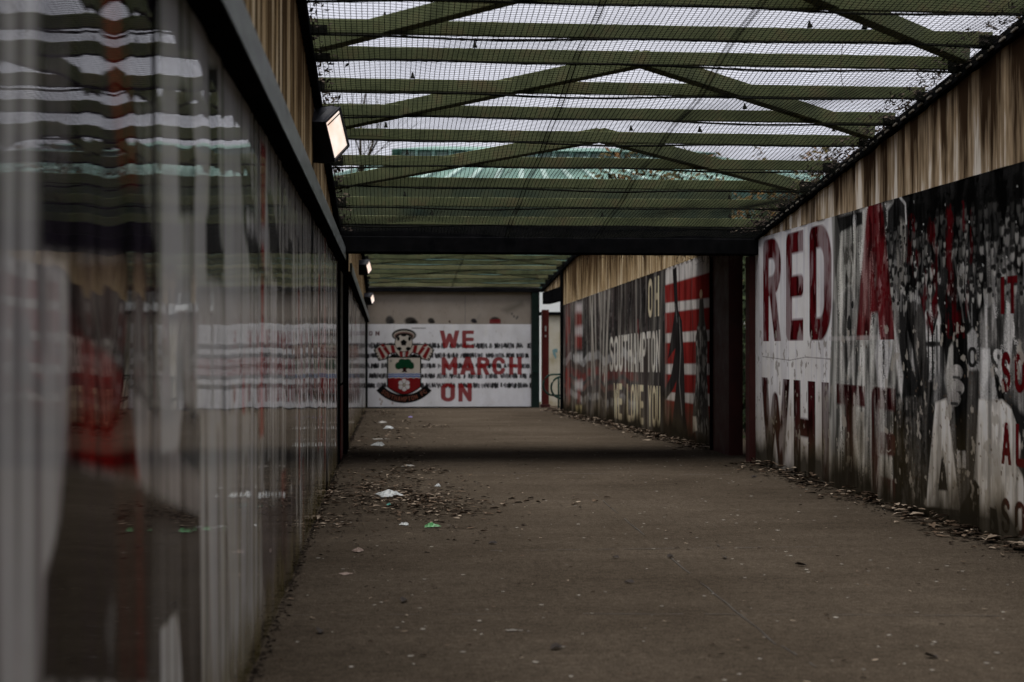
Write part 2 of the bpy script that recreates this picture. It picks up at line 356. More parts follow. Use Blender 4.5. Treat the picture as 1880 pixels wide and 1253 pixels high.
def seam(px, wd):
    pts = [onfloor(*q) for q in px]; b = MB(); n = 40; V = []
    for i in range(n+1):
        f = i/n*(len(pts)-1); k = min(int(f), len(pts)-2); p = pts[k].lerp(pts[k+1], f-k); d = (pts[k+1]-pts[k]).normalized()
        nn = Vector((-d.y, d.x, 0)); j = random.uniform(-.006, .006); ww = wd*random.uniform(.25, 1)
        V += [tuple(p + nn*(j-ww/2) + Vector((0, 0, .003))), tuple(p + nn*(j+ww/2) + Vector((0, 0, .003)))]
    b.add(V, [(2*i, 2*i+2, 2*i+3, 2*i+1) for i in range(n) if random.random() < .72]); return b.build('seam', M_seam, walk)
seam([(1090, 905), (1250, 1040), (1420, 1180), (1500, 1225)], .009)
seam([(500, 1130), (1100, 1128), (1880, 1132)], .009)
seam([(900, 1012), (1500, 1005)], .012); seam([(620, 868), (1340, 872)], .02)

# ------------------------------------------------------------------ walls
def clad(name, X, side, y0, y1, zlo, zhi, mat, parent, pitch, depth, step):
    """ribbed cladding that follows the roof line; side=+1 faces +X"""
    ys = np.arange(y0, y1+1e-6, step); nz = 10; V = []; UV = []
    for k in range(nz+1):
        f = k/nz
        for y in ys:
            lo, hi = zlo(y), zhi(y); rib = depth*(.5+.5*math.tanh(3*math.sin(2*math.pi*y/pitch)))
            V.append((X + side*rib, y, lo+(hi-lo)*f)); UV.append((y, f*min(1, (hi-lo)/.8)))
    V = np.array(V); n = len(ys); i = (np.arange(nz)[:, None]*n + np.arange(n-1)[None, :]).ravel()
    Q = np.stack([i, i+1, i+n+1, i+n], 1); Q = Q if side > 0 else Q[:, ::-1]
    return np_mesh(name, V, Q, mat, parent, uv=np.array(UV))

# ---- near right wall -------------------------------------------------------
def PR(x, y): p = hit(x, y, 0, XR); return (p.y, p.z)
def grime(cv, zf, hgt, seed):
    """mud splash and algae on the lowest part of a printed sheet"""
    n = fbm(cv.U, cv.V, .35, .5, 5, seed); h_ = cv.V - zf(cv.U)
    a = np.clip((hgt*(.35+1.3*n) - h_)/(hgt*.9), 0, 1)**1.3
    cv.C = cv.C*(1-.75*a[..., None]) + np.array((.26, .2, .11))*(.75*a*(.2+.8*np.clip(cv.C.mean(-1)*1.8, 0, 1)))[..., None]
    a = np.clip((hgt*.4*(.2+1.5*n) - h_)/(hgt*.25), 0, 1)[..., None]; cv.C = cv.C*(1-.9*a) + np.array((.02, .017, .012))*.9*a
WHT = (.78, .775, .81); RED = (.10, .007, .010)
def bust(cv, u, v, s, tone, face):
    d = s*rng.uniform(.8, 1.2)
    cv.poly([(u-d*.9, v-d*3), (u-d*.75, v-d*.2), (u, v+d*.1), (u+d*.75, v-d*.2), (u+d*.9, v-d*3)], (tone,)*3, .9, .02)
    cv.ell(u, v+d*.65, d*.38, d*.55, (face,)*3, .9, .5); cv.ell(u+d*.1, v+d*1.0, d*.4, d*.28, (.015,)*3, .9, .5)
    cv.ell(u, v+d*.5, d*.25, d*.08, (face*.4,)*3, .7, .6)
def right_mural():
    us = np.concatenate([np.arange(-2.0, 7.2, .04), np.arange(7.2, 13.80, .0095)])
    cv = Canvas(us, .0, 2.205, 420, (.02, .02, .02))
    U, V = cv.U, cv.V; pp = lambda L_: [PR(*q) for q in L_]
    # dark grandstand with rows of spectators
    for k in range(950):
        u = rng.uniform(6.0, 11.0); v = rng.uniform(1.15, 2.16); f = rng.random()
        lit = np.clip((2.0-v)*1.5, .04, 1)
        bust(cv, u, v, rng.uniform(.03, .075), .008+.05*rng.random()*lit, (.05+.75*f**3)*lit)
    for k in range(130): cv.ell(rng.uniform(6.5, 10.5), rng.uniform(1.4, 2.18), .006, .010, (.5,)*3, .8)
    # out of frame towards the camera: plain continuation of the stand
    for k in range(260): bust(cv, rng.uniform(-2, 6.4), rng.uniform(.5, 2.1), rng.uniform(.07, .14), rng.uniform(.02, .2), rng.uniform(.05, .4))
    # pitch strip
    cv.poly(pp([(1735, 640), (1820, 640), (1820, 960), (1725, 960)]), (.11, .105, .1), 1, .05)
    # white ground at the far end
    cv.poly(pp([(1360, 300), (1532, 300), (1531, 520), (1524, 690), (1523, 990), (1360, 990)]), WHT, 1, .03)
    cv.poly(pp([(1523, 300), (1612, 300), (1648, 380), (1640, 1000), (1510, 1000), (1524, 690), (1531, 520)]), (.36, .36, .34), 1, .04)
    # pale players between white ground and tall man
    tone = lambda a, b, sd: (lambda u, v: np.clip((fbm(u, v, a, b, 5, sd)-.42)*5, 0, 1))
    R_ = pp([(1532, 395), (1640, 360), (1640, 960), (1520, 960)])
    cv.poly(R_, (.07, .065, .06), .75, .03, tex=tone(.22, .8, 3)); cv.poly(R_, (.52, .52, .5), .6, .03, tex=tone(.3, 1.0, 9))
    cv.poly(pp([(1537, 400), (1583, 388), (1583, 412), (1568, 418), (1545, 425), (1542, 430)]), (.015,)*3, .95, .02)
    cv.ell(*PR(1569, 406), .05, .06, (.4,)*3); cv.poly(pp([(1545, 428), (1570, 412), (1572, 470), (1560, 560), (1540, 600), (1533, 520)]), (.42, .42, .39), .85, .03)
    cv.poly(pp([(1548, 455), (1568, 450), (1566, 530), (1556, 600), (1552, 520)]), (.11, .1, .09), .8, .04, tex=tone(.05, .08, 12))
    cv.poly(pp([(1548, 540), (1562, 525), (1570, 560), (1566, 640), (1552, 690), (1546, 620)]), (.16, .155, .15), .8, .03)
    cv.ell(*PR(1559, 600), .05, .09, (.03,)*3); cv.ell(*PR(1565, 560), .03, .03, (.03,)*3); cv.ell(*PR(1552, 575), .03, .05, (.06,)*3, .6)
    for x0, y0, x1, y1, c in ((1531, 560, 1524, 760, .05), (1541, 620, 1537, 800, .08), (1553, 640, 1550, 900, .05), (1577, 600, 1570, 720, .06), (1592, 640, 1588, 780, .04), (1612, 600, 1606, 700, .05), (1628, 560, 1634, 700, .06), (1584, 700, 1580, 940, .4), (1598, 740, 1596, 940, .35), (1543, 830, 1541, 950, .03), (1562, 700, 1564, 930, .025)):
        cv.line(pp([(x0, y0), ((x0+x1)/2+1, (y0+y1)/2), (x1, y1)]), .055, (c, c, c*.95), .8, .06)
    cv.poly(pp([(1612, 500), (1626, 498), (1637, 560), (1642, 600), (1637, 650), (1626, 715), (1612, 715), (1606, 650), (1614, 590)]), (.54, .54, .55), 1, .03)
    cv.poly(pp([(1605, 560), (1614, 520), (1622, 575), (1616, 590)]), (.3,)*3, .9, .02)
    cv.line(pp([(1617, 400), (1621, 440), (1614, 490), (1620, 520)]), .03, (.03,)*3, .9, .03); cv.poly(pp([(1608, 385), (1640, 372), (1634, 420), (1610, 430)]), (.4, .41, .4), .9, .02)
    cv.poly(pp([(1612, 392), (1626, 384), (1628, 412), (1616, 418)]), (.02,)*3, .7, .03); cv.line(pp([(1606, 395), (1605, 402), (1608, 404), (1608, 408), (1605, 408)]), .025, (.03,)*3)
    # tall dark-haired man in the foreground
    cv.poly(pp([(1630, 386), (1648, 360), (1664, 366), (1668, 430), (1668, 540), (1690, 620), (1700, 700), (1702, 960), (1640, 960), (1640, 760), (1652, 690), (1640, 600), (1634, 520), (1628, 450)]), (.028,)*3, 1, .03)
    cv.poly(pp([(1645, 455), (1652, 400), (1662, 410), (1664, 470), (1658, 520), (1650, 545), (1644, 510)]), (.25, .24, .22), .9, .05)
    cv.line(pp([(1652, 362), (1662, 375), (1664, 410)]), .025, (.34,)*3); cv.poly(pp([(1640, 480), (1646, 470), (1648, 500), (1642, 510)]), (.17,)*3, .9, .03)
    cv.poly(pp([(1641, 520), (1650, 540), (1650, 640), (1656, 720), (1648, 720), (1640, 620)]), (.30, .29, .28), .8, .04)
    cv.poly(pp([(1640, 590), (1648, 620), (1658, 690), (1655, 735), (1648, 690)]), (.5,)*3, .9, .03); cv.poly(pp([(1666, 610), (1676, 645), (1680, 690), (1670, 660)]), (.36,)*3, .8, .03)
    R_ = pp([(1645, 730), (1702, 730), (1702, 930), (1650, 930)]); cv.poly(R_, (.22, .21, .2), .55, .03, tex=tone(.03, .04, 21))
    cv.poly(R_, (.2, .19, .17), .5, .03, tex=tone(.1, .5, 22))
    # raised shoulder / striped shirt player, men in suits
    cv.poly(pp([(1664, 552), (1672, 540), (1688, 545), (1698, 600), (1708, 700), (1702, 760), (1690, 700), (1672, 600)]), (.13, .125, .12), .9, .03)
    cv.line(pp([(1667, 548), (1678, 546), (1688, 552)]), .05, (.4,)*3)
    cv.poly(pp([(1698, 575), (1708, 560), (1722, 560), (1729, 590), (1730, 700), (1704, 700)]), (.44,)*3, 1, .02)
    for x in (1704, 1712, 1720, 1727): cv.line(pp([(x, 600), (x, 695)]), .025, (.05,)*3)
    cv.line(pp([(1702, 575), (1712, 612), (1722, 575)]), .03, (.05,)*3); cv.line(pp([(1700, 632), (1730, 632)]), .03, (.06,)*3)
    cv.ell(*PR(1710, 532), .06, .09, (.24, .235, .22)); cv.ell(*PR(1709, 514), .07, .045, (.01,)*3); cv.ell(*PR(1713, 535), .025, .05, (.08,)*3, .7)
    cv.poly(pp([(1728, 600), (1740, 555), (1775, 555), (1780, 620), (1776, 740), (1774, 830), (1756, 830), (1752, 740), (1740, 700)]), (.010,)*3, 1, .02)
    cv.ell(*PR(1764, 510), .055, .12, (.3, .295, .28)); cv.ell(*PR(1764, 492), .055, .05, (.46,)*3, .9); cv.poly(pp([(1758, 528), (1770, 525), (1764, 562)]), (.48,)*3, 1, .02)
    cv.ell(*PR(1764, 520), .03, .03, (.06,)*3, .8)
    for x in (1760, 1769): cv.poly(pp([(x-3, 828), (x+3, 828), (x+4, 860), (x-3, 858)]), (.42,)*3, 1, .01)
    cv.poly(pp([(1776, 615), (1786, 602), (1798, 620), (1798, 680), (1778, 680)]), (.42,)*3, 1, .02)
    cv.glyph('O', PR(1777, 675), (PR(1793, 675)[0]-PR(1777, 675)[0], 0), (0, .13), (.03,)*3)
    cv.poly(pp([(1797, 580), (1806, 560), (1818, 570), (1822, 650), (1822, 760), (1799, 760)]), (.2, .195, .19), 1, .02)
    cv.poly(pp([(1800, 640), (1818, 640), (1832, 735), (1800, 735)]), (.5,)*3, 1, .02); cv.ell(*PR(1811, 543), .04, .08, (.3,)*3); cv.ell(*PR(1811, 528), .05, .04, (.02,)*3); cv.line(pp([(1810, 565), (1811, 635)]), .03, (.45,)*3)
    # banners at the near edge
    cv.poly(pp([(1812, 470), (1836, 460), (1880, 520), (1880, 760), (1850, 740), (1820, 660)]), (.24, .235, .23), .95, .04)
    cv.poly(pp([(1822, 480), (1836, 475), (1846, 540), (1830, 560)]), (.5,)*3, .95, .03); cv.poly(pp([(1835, 660), (1848, 560), (1862, 600), (1846, 740)]), (.52,)*3, .95, .03)
    cv.poly(pp([(1822, 560), (1838, 545), (1840, 580), (1826, 585)]), (.4,)*3, .9, .03); cv.line(pp([(1850, 560), (1868, 640), (1880, 690)]), .06, (.5,)*3); cv.poly(pp([(1858, 520), (1880, 515), (1880, 620), (1868, 620)]), (.13,)*3, .8, .06)
    for i, ch in enumerate('SO'): a = PR(1826+9*i, 690+22*i); cv.glyph(ch, a, (-.16, -.02), (.03, .17), (.55,)*3)
    # hand in front of the suit
    cv.poly(pp([(1712, 690), (1730, 680), (1738, 700), (1736, 740), (1712, 742)]), (.2,)*3, .95, .05)
    cv.poly(pp([(1736, 690), (1742, 640), (1750, 625), (1750, 670), (1752, 720), (1750, 755), (1742, 760)]), (.33, .325, .31), 1, .02)
    for y, x in ((684, 1760), (712, 1762), (732, 1756)): cv.ell(*PR(x-4, y), .10, .05, (.34, .33, .32)); cv.line(pp([(x-10, y+9), (x+2, y+10)]), .02, (.08,)*3)
    k_ = np.clip((PR(1531, 600)[0] - U)/.15, 0, 1)
    t_ = .3+1.4*fbm(U, V, .055, .26, 5, 66)**1.15; t2 = .78+.44*np.random.default_rng(8).random(U.shape)
    cv.C *= (1-k_+k_*t_*t2)[..., None]
    dk = np.clip((fbm(U, V, .09, .5, 4, 68)-.54)*9, 0, 1)*k_*.75*(cv.C.mean(-1) < .42); cv.C *= (1-dk)[..., None]
    for k in range(420):                 # spectators' faces and hands catching the light
        u, v = rng.uniform(6.9, 10.35), rng.uniform(1.42, 2.0); q = rng.uniform(.10, .5)*np.clip((2.12-v)*1.5, .12, 1); r_ = rng.uniform(.010, .024)
        cv.ell(u, v, r_*1.3, r_*rng.uniform(1.4, 3), (q, q*.99, q*.95), .9, .5); cv.ell(u, v+r_*1.6, r_*1.5, r_*.9, (.008,)*3, .9, .5)
        if rng.random() < .3: cv.line([(u+.02, v-.03), (u+rng.uniform(-.04, .04), v-.16)], r_*1.2, (q*.6,)*3, .7)
    # white letter shapes of the lower line
    cv.poly(pp([(1700, 930), (1717, 740), (1738, 732), (1762, 935)]), (.62, .6, .57), 1, .02); cv.poly(pp([(1722, 900), (1731, 818), (1740, 902)]), (.02, .02, .022), 1, .015)
    cv.poly(pp([(1788, 880), (1797, 734), (1840, 735), (1856, 750), (1872, 800), (1880, 900), (1880, 1010), (1798, 975), (1798, 895)]), (.64, .62, .59), 1, .02)
    cv.poly(pp([(1762, 935), (1790, 880), (1798, 895), (1798, 990), (1762, 985)]), (.018,)*3, 1, .02); cv.poly(pp([(1817, 930), (1830, 935), (1837, 1000), (1817, 990)]), (.02, .022, .026), 1, .015)
    cv.poly(pp([(1852, 735), (1866, 745), (1880, 790), (1880, 880), (1868, 860), (1876, 800)]), (.02,)*3, .95, .03)
    k2 = (U < PR(1699, 600)[0])*(V < 1.0)*(cv.C.mean(-1) > .4); cv.C *= (1-k2*(.42*np.clip((fbm(U, V, .05, .22, 5, 71)-.42)*5, 0, 1)))[..., None]
    for k in range(160): u, v = rng.uniform(7.2, 9.9), rng.uniform(.15, 1.0); cv.ell(u, v, rng.uniform(.004, .014), rng.uniform(.003, .012), (.12, .085, .06), .7, .5)
    # red lettering, worn and printed over the pictures
    wear = lambda u, v: .72+.28*np.clip((fbm(u, v, .12, .3, 5, 40)-.35)*5, 0, 1)
    dim = lambda u, v: .95*np.clip((fbm(u, v, .07, .16, 4, 44)-.53)*9, 0, 1)
    zt, zb = 2.172, 1.195
    def word(letters, z0, z1, c, tx, al=1, bold=.2):
        for ch, xa_, xb_ in letters:
            a = PR(xa_, 636)[0]; b = PR(xb_, 636)[0]; cv.glyph(ch, (a, z0), (b-a, 0), (0, z1-z0), c, al, bold=bold, tex=tx)
    word([('R', 1401, 1434), ('E', 1443, 1475), ('D', 1486, 1527)], zb, zt, RED, wear)
    word([('A', 1572, 1642)], zb, 2.23, (.15, .009, .013), wear, .95, .24)
    word([('N', 1664, 1722), ('D', 1736, 1796)], zb, zt-.1, (.085, .004, .007), dim, .9)
    word([('W', 1398, 1450), ('H', 1457, 1497), ('I', 1508, 1522)], .03, .85, (.05, .009, .011), wear)
    word([('T', 1536, 1588), ('E', 1600, 1644)], .03, .85, (.07, .010, .012), lambda u, v: .35+.6*np.clip((fbm(u, v, .07, .3, 5, 50)-.38)*5, 0, 1))
    tone2 = lambda u, v: np.clip((fbm(u, v, .1, .25, 5, 61)-.5)*6, 0, 1)
    isred = (cv.C[..., 1] < .35*cv.C[..., 0]) & (cv.C[..., 0] > .03); cv.C *= (1-.72*isred*tone2(U, V))[..., None]
    word([('I', 1837, 1844), ('T', 1849, 1868)], 1.34, 1.56, (.11, .006, .009), None); word([('S', 1838, 1855), ('O', 1862, 1882)], .88, 1.12, (.11, .006, .009), None)
    word([('A', 1838, 1856), ('L', 1864, 1880)], .455, .70, (.11, .006, .009), None); word([('S', 1838, 1854), ('O', 1862, 1882)], .05, .26, (.07, .008, .01), None)
    # scuffs, hairline cracks, a pale horizontal lap in the sheet
    cv.line([(10.2, 1.215), (11.4, 1.212)], .035, (.5, .48, .47), .45); cv.line(pp([(1400, 655), (1450, 662), (1480, 656), (1528, 660)]), .008, (.2, .19, .18), .8)
    for k in range(60): u, v = rng.uniform(7.2, 13.6), rng.uniform(.2, 1.2); cv.ell(u, v, rng.uniform(.006, .016), rng.uniform(.004, .012), (.09, .06, .04), .8)
    for k in range(5): u, v = rng.uniform(8, 13), rng.uniform(.25, .4); cv.line([(u, v), (u-.03, v-.01), (u-.08, v+.008)], .008, (.5, .48, .44), .6)
    cv.C *= (1-.5*np.clip((fbm(U, V, .06, 1.3, 5, 121)-.5)*6, 0, 1)*(.35+.65*(U < PR(1528, 600)[0])))[..., None]
    peel = np.clip((fbm(U, V, .07, .09, 5, 123)-.68)*22, 0, 1)*(V < 1.3); cv.C = cv.C*(1-.8*peel[..., None]) + .8*peel[..., None]*np.array((.3, .28, .25))
    lum = cv.C.mean(-1); cv.C = np.clip(cv.C*np.where((U < PR(1531, 600)[0]) & (lum > .12), 1.4, 1.0)[..., None], 0, .78)
    grime(cv, lambda u: 0*u, .75, 5); return cv
rw = thing('mural_wall', 'near right wall printed with RED AND WHITE lettering and monochrome football players', 'wall', (XR, 6, 0))
MB().box(XR+.012, XR+.22, -2.0, 13.78, -.3, 2.2).build('wall_core', M_conc, rw)
cvR = right_mural()
sheet(cvR, lambda u, v, d: np.stack([XR + .004*(fbm(u, v, .9, .9, 2, 77)-.5), u, v], 1), 'mural_print', M_printR, rw, flip=False)
clad('upper_cladding', XR+.006, -1, -2.0, 13.72, lambda y: 2.2055, lambda y: roof1(y)-.02, M_streak, rw, .5, .012, .02)
MB().box(XR+.02, XR+.2, -2.0, 13.7, 2.21, 2.25).build('sill', M_conc, rw)
e = MB(); e.bar((XR-.015, -2, roof1(-2)+.0), (XR-.015, 13.7, roof1(13.7)+.0), .05, .07); ea = e.build('edge_angle', M_black, rw)
for k, yy in enumerate(np.arange(6.4, 13.4, .16)):
    b = MB(); z = roof1(yy)-.035; b.bar((XR-.047, yy-.035, z+.03), (XR-.047, yy+.035, z+.02), .012, .012); b.build('clip', M_conc, ea)

# ---- far right wall (second bay) -------------------------------------------
def far_right_mural():
    us = np.arange(Y2-.02, 29.06, .018); cv = Canvas(us, 0, 2.205, 230, (.05, .042, .04)); U, V = cv.U, cv.V
    sh = lambda q: (q[0], q[1] - floor_z(q[0])); pp = lambda L_: [sh(PR(*q)) for q in L_]
    n = fbm(U, V, .25, .9, 5, 71); cv.C = cv.C*(.4+1.5*n[..., None])
    for k in range(240): bust(cv, rng.uniform(17.5, 28), rng.uniform(1.2, 2.1), rng.uniform(.05, .09), rng.uniform(.01, .05), rng.uniform(.05, .16))
    # waving flags: pale, red and dark bands across the lower half
    for v0, hh, c in ((1.28, .10, (.04,)*3), (1.16, .15, (.32,)*3), (1.0, .12, (.1, .07, .06)), (.88, .15, (.16, .04, .035)), (.74, .08, (.05,)*3), (.66, .1, (.14, .07, .06)), (.55, .06, (.04,)*3), (.44, .14, (.34,)*3), (.32, .07, (.06,)*3)):
        for a, b in ((20.3, 29.1),):
            top = [(u, v0 + .05*math.sin(u*2.1)+.03*math.sin(u*5)) for u in np.linspace(a, b, 40)]
            cv.poly(top + [(u, v-hh) for u, v in top[::-1]], c, .75, .04, tex=lambda u, v: np.clip((fbm(u, v, .2, .3, 4, 80)-.3)*3, 0, 1))
    cv.poly(pp([(1039, 550), (1047, 548), (1047, 760), (1039, 760)]), (.2, .03, .025), .8, .05, tex=lambda u, v: .3+.7*(fbm(u, v, .6, .3, 3, 81) > .45))
    for a in ((1055, 560, 1068, 640), (1060, 690, 1066, 740)): cv.poly(pp([(a[0], a[1]), (a[2], a[1]), (a[2], a[3]), (a[0], a[3])]), (.2, .03, .025), .7, .1)
    for y in (558, 600, 650, 700): cv.poly(pp([(1055, y), (1070, y-2), (1070, y+16), (1055, y+16)]), (.45,)*3, .7, .1)
    cv.poly(pp([(1056, 745), (1068, 745), (1067, 764), (1056, 764)]), (.42, .36, .16), .8, .06)
    for x0, x1, y1 in ((1083, 1092, 690), (1092, 1094, 640), (1100, 1104, 600), (1110, 1107, 680), (1119, 1110, 700), (1088, 1086, 700), (1104, 1100, 780), (1117, 1112, 760)):
        cv.line(pp([(x0, 535), ((x0+x1)/2, (535+y1)/2), (x1, y1)]), .13, (.36, .34, .3), .85, .1)
    cv.poly(pp([(1128, 500), (1192, 480), (1192, 600), (1128, 610)]), (.018, .015, .014), .6, .2)
    cv.line(pp([(1176, 512), (1177, 560), (1174, 600)]), .07, (.2, .19, .18), .7); cv.line(pp([(1171, 590), (1172, 620)]), .06, (.2, .03, .03), .8)
    cv.poly(pp([(1190, 500), (1226, 480), (1226, 830), (1200, 830)]), (.02,)*3, .6, .2)
    # red and white banner with two dark figures
    cv.poly(pp([(1222, 440), (1330, 400), (1330, 840), (1222, 820)]), (.42, .40, .38), 1, .02)
    for ya, yb, yc, yd in ((524, 557, 497, 546), (575, 613, 563, 605), (630, 669, 626, 668), (687, 721, 689, 724), (734, 830, 748, 850)):
        cv.poly(pp([(1221, ya), (1221, yb), (1316, yd), (1316, yc)]), (.165, .018, .016), 1, .02)
    cv.poly(pp([(1220, 740), (1316, 770), (1316, 850), (1220, 840)]), (.09, .02, .018), .8, .1)
    cv.poly(pp([(1235, 495), (1242, 490), (1245, 570), (1252, 590), (1256, 660), (1258, 760), (1266, 820), (1230, 820), (1242, 700), (1236, 715), (1222, 735), (1216, 725), (1232, 690), (1240, 640), (1226, 660), (1232, 620), (1239, 570)]), (.018, .016, .016), 1, .015)
    cv.line(pp([(1247, 585), (1250, 640), (1247, 700), (1252, 760)]), .05, (.13, .125, .12), .8); cv.line(pp([(1240, 560), (1243, 590)]), .04, (.1,)*3, .8)
    cv.line(pp([(1271, 470), (1270, 560), (1275, 660), (1272, 780)]), .03, (.03,)*3, .9); cv.line(pp([(1310, 540), (1304, 620), (1300, 690)]), .03, (.05,)*3, .9)
    cv.poly(pp([(1284, 550), (1291, 548), (1294, 590), (1299, 620), (1298, 690), (1300, 740), (1304, 800), (1298, 840), (1282, 835), (1272, 760), (1277, 700), (1277, 620), (1283, 590)]), (.06, .055, .05), 1, .015)
    R_ = pp([(1278, 600), (1298, 600), (1300, 800), (1276, 790)]); cv.poly(R_, (.26, .25, .23), .8, .02, tex=lambda u, v: np.clip((fbm(u, v, .06, .1, 3, 90)-.5)*8, 0, 1))
    cv.poly(R_, (.02,)*3, .8, .02, tex=lambda u, v: np.clip((fbm(u, v, .07, .16, 3, 93)-.52)*8, 0, 1)); cv.ell(*sh(PR(1287, 540)), .07, .05, (.45, .33, .2))
    cv.poly(pp([(1272, 765), (1278, 765), (1280, 790), (1272, 795)]), (.45, .42, .36), .9, .02)
    pal = np.clip((fbm(U, V, .16, 1.1, 4, 111)-.5)*5, 0, 1)*np.clip((U-17.8)/.6, 0, 1); cv.C = cv.C*(1-.5*pal[..., None]) + .5*pal[..., None]*np.array((.24, .225, .2))
    # lettering
    def word(txt, xs, y0, y1, xr, c):
        for ch, (a, b) in zip(txt, xs):
            if ch == ' ': continue
            ua, ub = PR(a, 636)[0], PR(b, 636)[0]; r_ = PR(xr, 636)[0]; z0 = sh(PR(xr, y1))[1]; z1 = sh(PR(xr, y0))[1]
            cv.glyph(ch, (ua, z0), (ub-ua, 0), (0, z1-z0), c, .95, bold=.17)
    even = lambda x0, x1, n, gap: [(x0+(x1-x0)*(math.sqrt(1.0)*i/n), x0+(x1-x0)*((i+1-gap)/n)) for i in range(n)]
    cream = (.52, .46, .32)
    word('OH', [(1190, 1198), (1202, 1210)], 510, 582, 1200, cream)
    word('SOUTHAMPTON', even(1119, 1213, 11, .14), 612, 684, 1170, (.5, .48, .43)); word('WE LOVE YOU', even(1127, 1213, 11, .1), 706, 778, 1170, cream)
    cv.C *= (1-.4*np.clip((fbm(U, V, .13, .9, 4, 112)-.47)*6, 0, 1))[..., None]; cv.C *= (.7+.6*fbm(U, V, .1, .3, 4, 113))[..., None]
    cv.C = np.clip(cv.C*1.45, 0, .7); grime(cv, lambda u: 0*u, .6, 15); return cv
fr = thing('mural_wall', 'far right wall lettered OH SOUTHAMPTON WE LOVE YOU beside red and white stripes', 'wall', (XR, 22, 0))
b = MB(); b.add([(XR+.012, Y2, -.4), (XR+.2, Y2, -.4), (XR+.2, 29.05, -.8), (XR+.012, 29.05, -.8), (XR+.012, Y2, 2.2), (XR+.2, Y2, 2.2), (XR+.2, 29.05, 1.99), (XR+.012, 29.05, 1.99)],
                [(3, 2, 1, 0), (4, 5, 6, 7), (0, 1, 5, 4), (1, 2, 6, 5), (2, 3, 7, 6), (3, 0, 4, 7)]); b.build('wall_core', M_conc, fr)
cvF = far_right_mural()
sheet(cvF, lambda u, v, d: np.stack([XR + 0*u, u, v - .0157*(u-Y2)], 1), 'mural_print', M_printR, fr)
clad('upper_cladding', XR+.006, -1, Y2, 32.7, lambda y: (2.206 if y < 29.05 else 2.61) - .0157*(y-Y2), lambda y: roof2(y)-.02, M_streak2, fr, .26, .02, .02)
MB().box(XR-.05, XR+.1, 29.06, 29.2, -.6, roof2(29.1)).build('end_post', M_black, fr)
MB().box(XR-.03, XR+.14, 29.2, 32.7, 2.12, 2.39).build('opening_lintel', M_black, fr)
